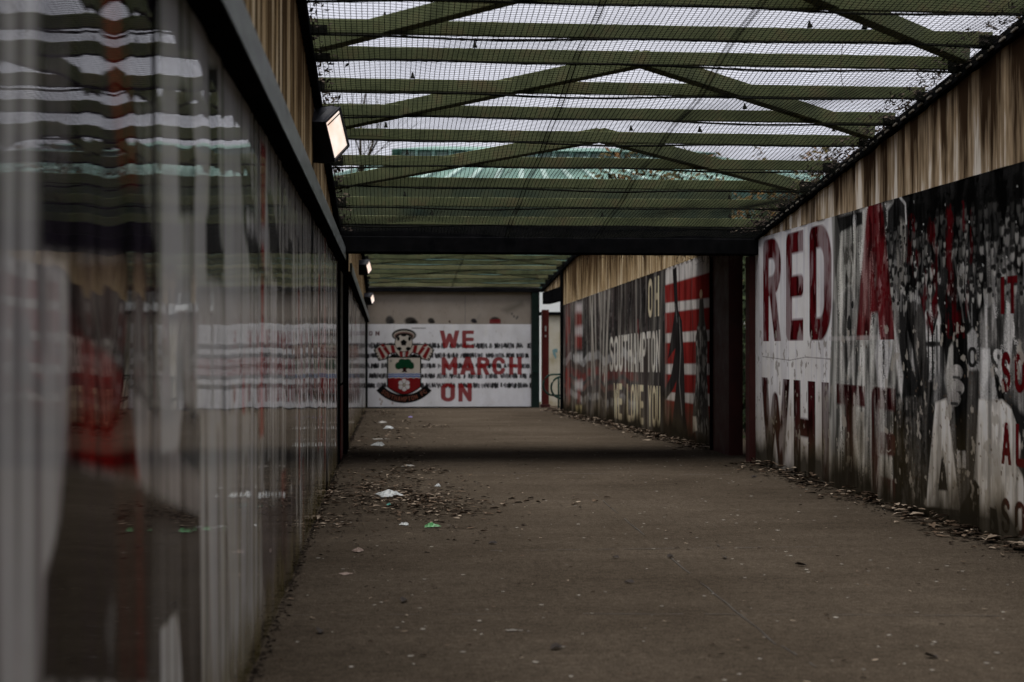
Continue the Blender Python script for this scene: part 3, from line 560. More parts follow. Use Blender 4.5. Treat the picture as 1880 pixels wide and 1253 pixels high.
# ---- left walls ------------------------------------------------------------
def PL(x, y): p = hit(x, y, 0, XL); return (p.y, p.z)
def left_mural(u0, u1, near):
    us = np.concatenate([np.arange(u0, 4.0, .012), np.arange(4.0, u1, .022)]) if near else np.arange(u0, u1, .03)
    cv = Canvas(us, 0, 1.99, 260, (.24, .235, .22)); U, V = cv.U, cv.V; pp = lambda L_: [PL(*q) for q in L_]
    # the print further down the wall: upright slivers of figures
    ur = np.random.default_rng(3); u = 4.2 if near else u0
    while u < u1:
        wd = ur.uniform(.06, .42); v0 = ur.uniform(-.3, .9); v1 = v0+ur.uniform(.5, 1.6); k = ur.random()
        c = (ur.uniform(.012, .05),)*3 if k < .52 else ((ur.uniform(.22, .46),)*3 if k < .74 else ((.2, .03, .025) if k < .84 else (.17, .16, .14)))
        if c[0] > .29: c = (c[0], c[0]*.97, c[0]*.9)
        j = ur.uniform(-.15, .15, 4)*wd
        cv.poly([(u+j[0], v0), (u+wd*.3+j[1], (v0+v1)/2), (u+wd*.2, v1), (u+wd+j[2], v1), (u+wd*.8+j[3], (v0+v1)/2), (u+wd, v0)], c, .85, .03); u += wd*ur.uniform(.35, .8)
    if near:
        cv.poly(pp([(0, -60), (80, -60), (80, 620), (0, 620)]) + [(1.2, .3), (1.2, 2.2)], (.36, .35, .35), 1, .03)
        cv.poly(pp([(75, -60), (292, -60), (290, 480), (75, 470)]), (.022, .02, .024), 1, .03)
        cv.poly(pp([(75, 90), (130, 60), (128, 300), (90, 330)]), (.07, .065, .07), .8, .06)
        cv.poly(pp([(185, -60), (215, -60), (240, 120), (252, 340), (225, 350), (205, 160)]), (.09, .022, .018), .95, .04)
        cv.poly(pp([(290, -60), (470, -60), (480, 640), (292, 600)]), (.32, .33, .3), 1, .02)
        cv.poly(pp([(250, 190), (292, 180), (292, 480), (278, 420), (262, 330)]), (.1, .1, .095), .8, .03)
        cv.poly(pp([(326, 160), (345, 160), (362, 300), (356, 400), (330, 400)]), (.05, .048, .045), .9, .04); cv.poly(pp([(384, 120), (402, 120), (402, 250), (405, 470), (382, 470), (388, 260)]), (.02,)*3, .95, .03)
        cv.poly(pp([(332, 560), (338, 405), (352, 398), (366, 450), (368, 560)]), (.42, .42, .38), .9, .04); cv.poly(pp([(378, 400), (392, 380), (412, 470), (402, 620), (380, 560)]), (.03,)*3, .95, .04)
        cv.poly(pp([(442, 280), (458, 290), (470, 420), (490, 520), (462, 500), (448, 420)]), (.03,)*3, .9, .06); cv.line(pp([(455, 405), (490, 440)]), .06, (.4,)*3, .8, .06)
        cv.poly(pp([(488, 350), (500, 360), (520, 520), (500, 520)]), (.025,)*3, .9, .06)
        cv.poly(pp([(-5, 470), (88, 470), (120, 500), (126, 560), (122, 760), (108, 960), (85, 1050), (75, 1260), (-5, 1260)]) + [(1.1, .1), (1.1, 1.3)], (.38, .36, .365), 1, .02)
        cv.poly(pp([(80, 490), (100, 480), (92, 700), (82, 640)]), (.04,)*3, .8, .06)
        cv.poly(pp([(120, 475), (290, 470), (290, 610), (250, 730), (215, 640), (126, 600)]), (.045, .035, .033), 1, .03)
        cv.poly(pp([(290, 600), (296, 470), (480, 560), (480, 700), (340, 690)]), (.34, .34, .33), .7, .04)
        cv.poly(pp([(126, 560), (150, 600), (215, 655), (240, 710), (250, 800), (260, 890), (190, 870), (122, 850)]), (.10, .010, .009), 1, .03)
        for x in (140, 158, 172, 190, 205, 222, 236): cv.line(pp([(x, 600), (x+4, 885)]), .014, (.025, .006, .006), .8, .02)
        cv.poly(pp([(125, 555), (150, 590), (215, 640), (262, 712), (295, 760), (290, 770), (240, 720), (200, 650), (150, 620)]), (.02,)*3, .9, .02)
        cv.poly(pp([(240, 720), (292, 755), (300, 690), (330, 830), (368, 880), (366, 945), (300, 915), (258, 890)]), (.16, .15, .145), 1, .03)
        cv.poly(pp([(225, 560), (290, 560), (290, 760), (245, 700)]), (.08, .075, .072), .8, .05)
        cv.poly(pp([(296, 690), (330, 660), (338, 740), (330, 800), (322, 822), (296, 830)]), (.46, .45, .42), 1, .02)
        cv.poly(pp([(336, 740), (372, 760), (366, 880), (326, 830)]), (.06,)*3, .9, .03)
        cv.poly(pp([(118, 850), (190, 868), (258, 892), (300, 915), (366, 945), (370, 1260), (76, 1260), (82, 1060), (108, 960)]), (.014, .013, .015), 1, .03)
        cv.poly(pp([(212, 900), (262, 900), (268, 1260), (214, 1260)]), (.035, .012, .011), .9, .06); cv.poly(pp([(280, 960), (366, 980), (366, 1260), (272, 1260)]), (.06, .057, .055), .8, .05)
        cv.poly(pp([(295, 1160), (322, 1125), (332, 1260), (296, 1260)]), (.40, .39, .36), 1, .02); cv.poly(pp([(200, 1090), (212, 1120), (200, 1230), (188, 1160)]), (.05,)*3, .8, .03)
        cv.poly(pp([(368, 760), (470, 760), (486, 900), (480, 1260), (370, 1260)]), (.30, .29, .26), .9, .02)
        for x0, x1, a, b_ in ((376, 384, 760, 1250), (400, 402, 800, 1250), (415, 420, 980, 1250), (438, 440, 760, 1050), (452, 446, 850, 1030)): cv.line(pp([(x0, a), (x1, b_)]), .05, (.05, .045, .05), .85, .06)
        cv.poly(pp([(440, 930), (456, 910), (478, 960), (480, 1120), (462, 1240), (440, 1240)]), (.42, .40, .33), .8, .04); cv.poly(pp([(478, 900), (500, 930), (540, 900), (545, 1000), (490, 1150), (482, 1060)]), (.06, .05, .055), .85, .05)
        cv.poly([(1.1, 0), (-2.5, 0), (-2.5, 2), (1.1, 2)], (.2,)*3, .6, .1)
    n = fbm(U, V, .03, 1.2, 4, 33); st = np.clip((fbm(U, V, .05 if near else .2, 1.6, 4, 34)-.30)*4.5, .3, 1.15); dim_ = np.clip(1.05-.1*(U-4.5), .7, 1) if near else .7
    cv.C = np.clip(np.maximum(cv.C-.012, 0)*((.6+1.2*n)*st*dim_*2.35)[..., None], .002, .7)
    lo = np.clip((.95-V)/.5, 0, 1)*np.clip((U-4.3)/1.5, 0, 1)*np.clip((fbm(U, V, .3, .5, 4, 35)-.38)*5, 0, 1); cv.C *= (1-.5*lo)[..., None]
    grime(cv, lambda u: 0*u, .3, 25)
    a = np.clip((.28*(.3+1.2*fbm(U, V, .2, .6, 4, 36))-V)/.1, 0, 1)[..., None]*.5*(fbm(U, V, .12, 2, 3, 38) > .42)[..., None]
    cv.C = cv.C*(1-a) + np.array((.16, .13, .03))*a; return cv
def left_wall(label, y0, y1, near, zhi, mats):
    lw = thing('mural_wall', label, 'wall', (XL, (y0+y1)/2, 0)); fz = (lambda y: 0*y) if near else (lambda y: -.0157*(y-Y2))
    b = MB(); a, c = fz(y0), fz(y1)
    b.add([(XL-.2, y0, -.8), (XL-.014, y0, -.8), (XL-.014, y1, -.8), (XL-.2, y1, -.8), (XL-.2, y0, 2.1+a), (XL-.014, y0, 2.1+a), (XL-.014, y1, 2.1+c), (XL-.2, y1, 2.1+c)],
          [(3, 2, 1, 0), (4, 5, 6, 7), (0, 1, 5, 4), (1, 2, 6, 5), (2, 3, 7, 6), (3, 0, 4, 7)]); b.build('wall_core', M_conc, lw)
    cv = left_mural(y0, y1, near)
    # separate glossy sheets, each slightly bowed and out of line with the next
    edges = [y0, .55, 1.75, 2.98, 4.15, 5.35, 6.55, 7.75, 8.95, 10.15, 11.35, 12.55, y1] if near else list(np.arange(y0, y1-.6, 1.2)) + [y1]
    rr = np.random.default_rng(11)
    for k in range(len(edges)-1):
        i0 = int(np.searchsorted(cv.us, edges[k])); i1 = int(np.searchsorted(cv.us, edges[k+1]))+1
        ty, tz, bow = rr.uniform(-.0012, .0012), rr.uniform(-.007, .007), rr.uniform(-.003, .003); e0, e1 = edges[k], edges[k+1]
        def f(u, v, d, ty=ty, tz=tz, bow=bow, e0=e0, e1=e1):
            q = (u-e0)/(e1-e0); dx = ty*(u-e0) + tz*(v-1) + bow*4*q*(1-q)*.5 + .0048*(fbm(u, v, .5, 1.0, 2, 55)-.5) + .0012*(fbm(u, v, .22, .6, 2, 57)-.5) + .0024*(fbm(u, v, .17, 2.6, 2, 58)-.5) + .0013*(fbm(u, v, .07, 3.0, 1, 59)-.5) + .016*(fbm(u, 0*v, .42, 1, 2, 60)-.5)*(v-1.15)
            return np.stack([XL + dx, u, v + fz(u)], 1)
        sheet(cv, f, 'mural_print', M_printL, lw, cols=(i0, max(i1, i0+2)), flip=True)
    # steel channel along the top of the print, shaded underside and lit face painted in
    b = MB(); b.add([(XL-.01, y0, 1.975+a), (XL+.078, y0, 1.975+a), (XL+.078, y1, 1.975+c), (XL-.01, y1, 1.975+c), (XL-.01, y0, 2.0+a), (XL+.07, y0, 2.0+a), (XL+.07, y1, 2.0+c), (XL-.01, y1, 2.0+c)],
                    [(3, 2, 1, 0), (4, 5, 6, 7), (0, 1, 5, 4), (1, 2, 6, 5), (2, 3, 7, 6), (3, 0, 4, 7)]); b.build('channel_underside', M_black, lw)
    b = MB(); b.add([(XL+.06, y0, 2.002+a), (XL+.084, y0, 1.978+a), (XL+.084, y1, 1.978+c), (XL+.06, y1, 2.002+c), (XL+.06, y0, 2.095+a), (XL+.084, y0, 2.095+a), (XL+.084, y1, 2.095+c), (XL+.06, y1, 2.095+c)],
                    [(3, 2, 1, 0), (4, 5, 6, 7), (0, 1, 5, 4), (1, 2, 6, 5), (2, 3, 7, 6), (3, 0, 4, 7)]); b.build('channel_face', M_litface, lw)
    clad('upper_cladding', XL-.012, 1, y0, y1, lambda y: 2.05+fz(y), zhi, mats, lw, .11, .012, .0137); return lw
lw = left_wall('near left wall of glossy wavy mural sheets under a dark steel channel', -2.0, 13.86, True, lambda y: roof1(y)-.02, M_streak2)
e = MB(); e.bar((XL+.02, -2, roof1(-2)), (XL+.02, 13.7, roof1(13.7)), .05, .07); e.build('edge_angle', M_black, lw)
lw2 = left_wall('far left wall of mural sheets beyond the cross beam', 16.1, YF-.06, False, lambda y: roof2(y)-.02, M_streak2)

for nm, X in (('edge_angle', XL+.02), ('edge_angle', XR-.015)):
    e = MB(); e.bar((X, Y2, roof2(Y2)), (X, 27, roof2(27)), .07, .09); e.bar((X, 27, roof2(27)), (X, 32.7, roof2(32.7)), .07, .09); e.build(nm, M_black, fr if X > 0 else lw2)
# ------------------------------------------------------------------ end wall
def end_mural():
    us = np.arange(-.44, 3.335, .0085); z0, z1 = -.245, 1.66; cv = Canvas(us, z0, z1, 225, (.78, .79, .83)); U, V = cv.U, cv.V
    def P(x, y): p = hit(660+x/5.447, 540+y/5.447, 1, YF); return (p.x, p.z)
    pp = lambda L_: [P(*q) for q in L_]; sx = P(100, 500)[0]-P(99, 500)[0]
    E_ = lambda x, y, rx, ry, c, al=1, soft=.12: cv.ell(*P(x, y), rx*sx, ry*sx, c, al, soft)
    # rows of tiny broken lettering, printed dark
    row = np.random.default_rng(5)
    for (a, b) in ((495, 542), (595, 638), (697, 742), (797, 842), (893, 938)):
        x = 85
        while x < 1715:
            wd = row.uniform(8, 30); d = row.random()
            if (x < 690 or row.random() < .86) and d < .9:
                c = row.uniform(.008, .05) if d < .6 else row.uniform(.08, .3)
                for k in range(row.integers(2, 5)):
                    xx = x+row.uniform(0, wd*.6); ya = row.uniform(a, a+18); yb = row.uniform(b-18, b)
                    cv.line(pp([(xx, ya), (xx+row.uniform(-8, 12), yb)]), row.uniform(9, 20)*sx, (c, c, c*1.08), .85, 6*sx)
                cv.line(pp([(x, row.uniform(a, b)), (x+wd, row.uniform(a, b))]), 9*sx, (c, c, c*1.1), .6, 8*sx)
            x += wd*row.uniform(.6, 1.1)
    red = (.25, .014, .015)
    def L_(ch, xa_, xb_, ya, yb, c=red, bold=.2):
        o = P(xa_, yb); cv.glyph(ch, o, (P(xb_, yb)[0]-o[0], 0), (0, P(xa_, ya)[1]-o[1]), c, .93, bold=bold)
    for q in (('W', 803, 998, 365, 545), ('E', 1025, 1142, 365, 545), ('M', 820, 978, 632, 808), ('A', 1005, 1162, 632, 808), ('R', 1175, 1302, 632, 808), ('C', 1328, 1458, 632, 808), ('H', 1495, 1622, 632, 808), ('O', 813, 957, 892, 1078), ('N', 988, 1124, 892, 1078)): L_(*q)
    for q in (('O', 95, 130, 372, 418), ('N', 160, 200, 372, 418)): L_(*q, c=(.1, .03, .03))
    for x in range(525, 665, 14): cv.line(pp([(x, 340), (x+9, 346)]), 8*sx, (.1,)*3, .8)
    # crest: halo, ball, scarf
    BK = (.008,)*3; CRM = (.52, .48, .42); DR = (.19, .014, .016)
    E_(445, 412, 122, 64, BK); E_(445, 416, 104, 48, CRM); E_(445, 420, 98, 42, (.2, .12, .1)); E_(445, 428, 86, 36, BK); E_(445, 440, 72, 34, CRM)
    for s in (-1, 1):
        X = lambda x: 445 + s*(445-x)
        M_ = lambda L2: pp([(X(a), b) for a, b in L2])
        cv.poly(M_([(440, 640), (440, 540), (360, 505), (205, 500), (140, 560), (190, 672), (270, 655), (300, 605), (360, 590), (400, 635)]), BK, 1, 4*sx)
        cv.poly(M_([(436, 630), (436, 560), (370, 515), (210, 510), (152, 562), (197, 660), (262, 645), (292, 595), (365, 580), (408, 630)]), CRM, 1, 4*sx)
        for st in ([(178, 545), (205, 530), (262, 630), (230, 655)], [(232, 545), (262, 520), (310, 595), (285, 610)], [(308, 515), (345, 515), (362, 585), (325, 592)], [(395, 545), (425, 560), (432, 632), (405, 625)], [(205, 512), (235, 500), (262, 520), (236, 535)]):
            cv.poly(M_(st), DR, 1, 4*sx)
        for k in range(4): cv.poly(M_([(150+k*14, 565+k*26), (163+k*14, 560+k*26), (168+k*14, 572+k*26), (155+k*14, 578+k*26)]), BK, 1, 3*sx)
        cv.poly(M_([(290, 632), (345, 596), (400, 632)]), BK, 1, 4*sx)
    E_(442, 490, 92, 92, BK, 1, .06); E_(442, 490, 85, 85, CRM, 1, .06)
    cv.poly(pp([(442+34*math.sin(k*2*math.pi/5), 488-34*math.cos(k*2*math.pi/5)) for k in range(5)]), BK, 1, 4*sx)
    for x, y, a, b in ((442, 412, 28, 14), (388, 448, 14, 22), (500, 448, 14, 22), (398, 548, 24, 18), (488, 548, 24, 18)): E_(x, y, a, b, BK, 1, .2)
    cv.poly(pp([(395, 585), (430, 575), (432, 635), (410, 632)]), DR, 1, 4*sx); cv.poly(pp([(460, 575), (495, 585), (480, 632), (458, 635)]), DR, 1, 4*sx)
    # shield
    bot = lambda k: [(k*x, y) for x, y in ()]
    shp = lambda m_: [(278-m_, 632-m_), (614+m_, 632-m_), (614+m_, 930)] + [(612-i*33.4+m_*(1-i/5), 930+78*math.sin(i/10*math.pi)+m_) for i in range(1, 10)] + [(278-m_, 930)]
    cv.poly(pp(shp(4)), BK, 1, 4*sx); cv.poly(pp([(288, 640), (605, 640), (605, 840), (288, 840)]), CRM, 1, 3*sx)
    cv.poly(pp([(288, 838), (605, 838), (605, 928)] + [(605-i*31.7, 928+72*math.sin(i/10*math.pi)) for i in range(1, 10)] + [(288, 928)]), DR, 1, 3*sx)
    for x, y, r in ((400, 715, 44), (500, 712, 46), (450, 690, 46), (425, 675, 34), (482, 678, 36), (390, 730, 32), (515, 728, 32), (450, 722, 44)): E_(x, y, r, r*.8, (.008, .05, .022), 1, .2)
    cv.poly(pp([(437, 735), (465, 735), (468, 765), (480, 782), (422, 782), (434, 765)]), (.03, .006, .008), 1, 4*sx); E_(314, 670, 12, 14, (.2,)*3, .8)
    cv.poly(pp([(288, 792), (605, 792), (605, 836), (288, 836)]), (.03, .1, .34), 1, 3*sx)
    for y in (796, 815, 836): cv.line(pp([(288+i*10, y+5*math.sin(i*1.05)) for i in range(33)]), 7*sx, (.55,)*3, 1, 3*sx)
    for k in range(6): an = k*math.pi/3+.5; E_(446+36*math.cos(an), 910+38*math.sin(an), 24, 25, (.58,)*3, 1, .12)
    for k in range(6): an = k*math.pi/3; cv.line(pp([(446+16*math.cos(an), 910+16*math.sin(an)), (446+54*math.cos(an), 910+54*math.sin(an))]), 4*sx, DR)
    E_(446, 910, 17, 18, (.15, .13, .1)); E_(446, 910, 10, 10, (.4, .38, .3))
    # ribbon with the club name along the arc
    A = lambda r, d: (445+r*math.sin(math.radians(d)), 725+r*math.cos(math.radians(d)))
    cv.poly(pp([A(368, -49+i*4.9) for i in range(21)] + [A(284, 49-i*4.9) for i in range(21)]), BK, 1, 4*sx)
    txt = 'SOUTHAMPTON FC'
    for i, ch in enumerate(txt):
        if ch == ' ': continue
        d = -39 + i*6.05; o = P(*A(350, d-2.3)); r_ = P(*A(350, d+2.3)); up = P(*A(304, d)); mid_ = ((o[0]+r_[0])/2, (o[1]+r_[1])/2)
        cv.glyph(ch, o, (r_[0]-o[0], r_[1]-o[1]), (up[0]-mid_[0], up[1]-mid_[1]), (.2, .075, .05), 1, bold=.17)
    for x, y in ((205, 1055), (225, 1075), (215, 1100), (330, 1092)): E_(x, y, 9, 14, (.28, .16, .1), .6, .5)
    n = fbm(U, V, .25, 1.2, 4, 95); cv.C *= (.82+.3*n)[..., None]; return cv
ew = thing('end_wall', 'white end wall with football crest and WE MARCH ON in red', 'wall', (1.4, YF, 0))
MB().box(-.6, 3.53, YF+.012, YF+.2, -.7, 2.55).build('wall_core', M_conc, ew)
sheet(end_mural(), lambda u, v, d: np.stack([u, 0*u+YF, v], 1), 'mural_print', M_printR, ew)
# older plaster sheet above, with scraps of an earlier print left on it
us = np.arange(-.44, 3.335, .012); cv = Canvas(us, 1.664, 2.46, 80, (.3, .265, .23)); n = fbm(cv.U, cv.V, .9, .9, 5, 97); cv.C *= (.7+.55*n)[..., None]
def PE(x, y): p = hit(660+x/5.447, 540+y/5.447, 1, YF+.004); return (p.x, p.z)
for x, y, rx, ry, c in ((300, 265, 40, 45, (.06,)*3), (510, 270, 58, 38, (.012,)*3), (715, 268, 32, 28, (.02,)*3), (900, 275, 10, 10, (.05, .02, .02)), (1142, 268, 28, 22, (.01, .01, .025)), (1355, 255, 45, 26, (.04, .03, .03))):
    q = PE(x, y); cv.ell(q[0], q[1], rx*.00228, ry*.00228, tuple(.6*k for k in c), .9, .5); cv.ell(q[0]+rx*.0014, q[1]-.03, rx*.0016, ry*.0012, tuple(.5*k for k in c), .8, .6)
cv.poly([PE(*q) for q in ((1300, 255), (1410, 250), (1412, 300), (1300, 300))], (.16, .02, .022), .9, .02)
cv.poly([PE(*q) for q in ((1430, 160), (1620, 85), (1630, 110), (1480, 190))], (.1, .09, .075), .7, .15); cv.line([PE(1180, 250), PE(1205, 205)], .03, (.2,)*3, .5, .06)
for x, y in ((1525, 200), (1545, 225), (1580, 230), (1570, 245)): q = PE(x, y); cv.ell(q[0], q[1], .025, .03, (.08,)*3, .7)
cv.line([PE(1058, 20), PE(1058, 295)], .012, (.15,)*3, .8)
sheet(cv, lambda u, v, d: np.stack([u, 0*u+YF+.004, v], 1), 'upper_sheet', M_printR, ew)
MB().box(-.5, 3.36, YF-.05, YF+.011, -.45, -.25).build('kick_board', M_black, ew)
MB().box(-.5, -.435, YF-.06, YF+.03, -.6, 2.6).build('corner_post', M_black, ew)
e = MB(); e.box(3.34, 3.52, YF-.09, YF+.011, -.6, 2.5); gpost = e.build('corner_post', M_greenpost, ew, bevel=.006)
for z in (.95, .55): MB().box(3.345, 3.515, YF-.12, YF-.092, z, z+.03).build('band', M_green, gpost)
MB().box(-.5, 3.6, YF-.1, YF+.03, 2.40, 2.5).build('head_beam', M_black, ew)

# ------------------------------------------------------------------ portal between the bays
pt = thing('portal_frame', 'black cross beam with posts where the two roof bays meet', 'portal', (1.6, YB, 0))
MB().box(-.7, 3.8, YB-.12, YB+.12, 2.045, 2.20).build('beam', M_black, pt, bevel=.01)
MB().box(-.7, 4.4, YB-.1, 16.4, 2.26, 2.34).build('cover_slab', M_black, pt)
MB().box(-.7, 3.8, YB-.10, YB-.06, 2.20, 2.26).build('packer', M_black, pt); MB().box(-.7, 3.8, 15.45, 15.5, 2.34, 2.88).build('added_shade_board', M_shadeboard, pt)  # green board added to stop light and deepen shade on the floor
MB().box(XR-.06, XR+.1, YB-.0, YB+.16, -.1, 2.04).build('post', M_maroon, pt, bevel=.008)
MB().box(XR-.03, XR+.12, 14.72, Y2-.03, -.1, 2.255).build('pier', M_maroon, pt, bevel=.008)
MB().box(XR-.05, XR+.06, Y2-.03, Y2+.04, -.1, 2.255).build('pier_edge', M_black, pt)
MB().box(XL-.15, XL+.015, 13.9, 15.2, -.1, 2.255).build('left_pier', M_black, pt)
MB().box(XL-.15, XL+.05, 15.2, 16.05, -.1, 2.255).build('left_post', M_black, pt, bevel=.008)
MB().box(XL+.016, XL+.022, 14.2, 14.9, .02, .75).build('red_panel', M_redcol, pt)
M_tag = worn('painted_tags', (.012, .012, .013), (.03, .03, .032), .5, 7, stretch=(1, 1.2, 1), c2=(.3, .3, .3))
MB().box(XL+.016, XL+.021, 14.2, 14.9, .78, 1.9).build('tagged_panel', M_tag, pt)
hg = MB()
for k in range(70):
    x = random.choice((random.uniform(1.9, 3.5), random.uniform(2.9, 3.5))); y = YB+random.uniform(-.1, .13); l = random.uniform(.02, .16)*random.random()**.5
    hg.tube([(x, y, 2.05), (x+random.uniform(-.03, .03), y, 2.05-l*.6), (x+random.uniform(-.06, .06), y, 2.05-l)], [.003, .002, .001], 4)
o = hg.build('dry_roots', M_bark, pt); o['kind'] = 'stuff'
# gate in the side opening
gt = thing('side_gate', 'dark green gate between maroon post and pier', 'gate', (XR+.25, 14.3, 0))
for z in (.08, .78, 1.2, 1.95): MB().box(XR+.22, XR+.26, 13.95, 14.95, z, z+.045).build('rail', M_green, gt)
for y in np.arange(13.97, 14.96, .1): MB().tube([(XR+.24, y, .05), (XR+.24, y, 2.02)], .011, 8).build('bar', M_green, gt, True)
MB().box(XR+.275, XR+.28, 13.9, 14.98, .02, .8).build('sheet_panel', M_green, gt); MB().box(XR+.275, XR+.28, 14.1, 14.72, .8, 2.25).build('sheet_panel', M_green, gt)

# ------------------------------------------------------------------ mesh roofs
def wires(lines, r):
    """many polylines -> one triangular-section wire mesh"""
    V = []; Q = []; b = 0
    for pts in lines:
        p = np.asarray(pts, float); d = np.gradient(p, axis=0); d /= np.linalg.norm(d, axis=1)[:, None]+1e-9
        a = np.cross(d, (0, 0, 1.0)); a /= np.linalg.norm(a, axis=1)[:, None]+1e-9; c = np.cross(d, a); n = len(p)
        for k in range(3):
            t_ = 2*math.pi*k/3; V.append(p + r*(a*math.cos(t_)+c*math.sin(t_)))
        i = np.arange(n-1)
        for k in range(3):
            k2 = (k+1) % 3; Q.append(np.stack([b+k*n+i, b+k2*n+i, b+k2*n+i+1, b+k*n+i+1], 1))
        b += 3*n
    return np.concatenate(V), np.concatenate(Q)
PUR_Y = [13, 75, 122, 178, 223, 265, 312, 350, 385, 418]
def canopy(label, zf, ys, nodes_y, y0, y1, mat, strips, step):
    rf = thing('mesh_canopy', label, 'roof', ((XL+XR)/2, (y0+y1)/2, 0)); xc = (XL+XR)/2
    mats = mat if isinstance(mat, tuple) else (mat,)
    sag = lambda x, y: -.02*np.sin(x*2.3+y*1.7)-.016*np.sin(y*4.1+x)-.007*np.sin(x*9+y*3)
    for y in ys:                                    # purlins, slightly uneven
        z = zf(y)+.018; t_ = random.uniform(-.006, .006); b = MB()
        b.bar((XL+.02, y+t_, z+.04), (XR-.02, y-t_, z+.04+random.uniform(-.006, .006)), .04, .08); pur = b.build('purlin', random.choice(mats), rf, bevel=.004)
        xs = np.linspace(XL+.05, XR-.05, 50); ph = random.uniform(0, 6)
        b = MB(); b.tube([(x, y-.035, zf(y)+.004+.010*math.sin(x*1.5+ph)+.006*math.sin(x*4.1+2*ph)) for x in xs], .0075, 5); b.build('lap_bar', M_wire, rf)
        for k in range(random.choice((1, 2, 3))):
            x = random.uniform(XL+.3, XR-.3); c = MB(); c.add([(x-.014, y-.02, z+.09), (x+.014, y-.02, z+.09), (x+.014, y+.02, z+.09), (x-.014, y+.02, z+.09), (x-.005, y, z+.115), (x+.005, y, z+.115), (x+.005, y+.006, z+.13), (x-.005, y+.006, z+.13)], [(3, 2, 1, 0), (0, 1, 5, 4), (1, 2, 6, 5), (2, 3, 7, 6), (3, 0, 4, 7), (4, 5, 6, 7)])
            c.build('fixing', M_wire, pur)
        for x, s in ((XL+.0, 1), (XR, -1)):
            b = MB(); hh = random.uniform(.03, .075); ll = random.uniform(.06, .14); b.box(min(x, x+s*ll), max(x, x+s*ll), y-.045, y-.027, z-.01, z+hh); b.build('cleat', M_wire, pur)
    for yn in nodes_y:                              # wind braces: chevrons with the point towards the viewer
        for xe in (XL+.05, XR-.05):
            ye = yn+1.55
            a = Vector((xc, yn, zf(yn)+.075)); c = Vector((xe, ye, zf(ye)+.075)); b = MB(); b.bar(a, c, .085, .10); b.build('brace', mats[0], rf, bevel=.004)
    for k, (xa_, xb_) in enumerate(strips):         # welded wire sheets
        lines = []; cross = []; yy = np.linspace(y0, y1, int((y1-y0)/.16)); off = -.008*k
        for x in np.arange(xa_, xb_, .031): lines.append(np.stack([x+.002*np.sin(yy*3+x*7), yy, np.array([zf(q) for q in yy])+sag(x, yy)+off], 1))
        xx = np.linspace(xa_, xb_, int((xb_-xa_)/.09))
        for y in np.arange(y0, y1, step): cross.append(np.stack([xx, 0*xx+y+.003*np.sin(xx*5+y*9), zf(y)+sag(xx, y)+off], 1))
        V, Q = wires(lines, .0024); V2, Q2 = wires(cross, .0015); np_mesh('mesh_panel', np.concatenate([V, V2]), np.concatenate([Q, Q2+len(V)]), M_wire, rf)
    return rf
ys1 = [onroof(1000, y).y for y in PUR_Y]
ys1 = list(np.arange(ys1[0]-.5*13, ys1[0]-.1, .5)) + ys1
nd = [onroof(1150, 130).y - 1.72*k for k in (3, 2, 1, 0)] + [onroof(1100, 267).y, onroof(1090, 372).y]
rf1 = canopy('near mesh canopy of olive green bars, chevron braces and dark wire sheets', roof1, ys1, nd[:-1], .5, 13.72, M_olive, ((XL+.03, 1.18), (1.13, 2.05), (2.0, XR-.03)), .033)
rf2 = canopy('far mesh canopy of pale olive bars beyond the cross beam', roof2, list(np.arange(Y2+.3, 32.5, .75)), list(np.arange(Y2+.5, 30.5, 2.25)), Y2+.1, 32.6, (M_olive, M_olive2), ((XL+.03, 1.5), (1.45, XR-.03)), .09)

rn = random.Random(6); db = MB()
for k in range(2600):                               # leaves and moss caught along the edges of the wire sheets
    y = rn.uniform(5.5, 13.6); d = abs(rn.gauss(0, .09)); rs = rn.random() < .75; x = XR-.04-d*1.4 if rs else XL+.05+d*.6; z = roof1(y)+.012+rn.random()*.05*math.exp(-d*6); q = rn.uniform(.008, .026)
    a = Vector((rn.gauss(0, 1), rn.gauss(0, 1), rn.gauss(0, .5))).normalized(); c = a.orthogonal().normalized(); i = len(db.v); p = Vector((x, y, z))
    db.v += [tuple(p-a*q), tuple(p+c*q*.5), tuple(p+a*q), tuple(p-c*q*.5)]; db.f.append((i, i+1, i+2, i+3))
o = db.build('caught_leaves', M_humus, rf1); o['kind'] = 'stuff'
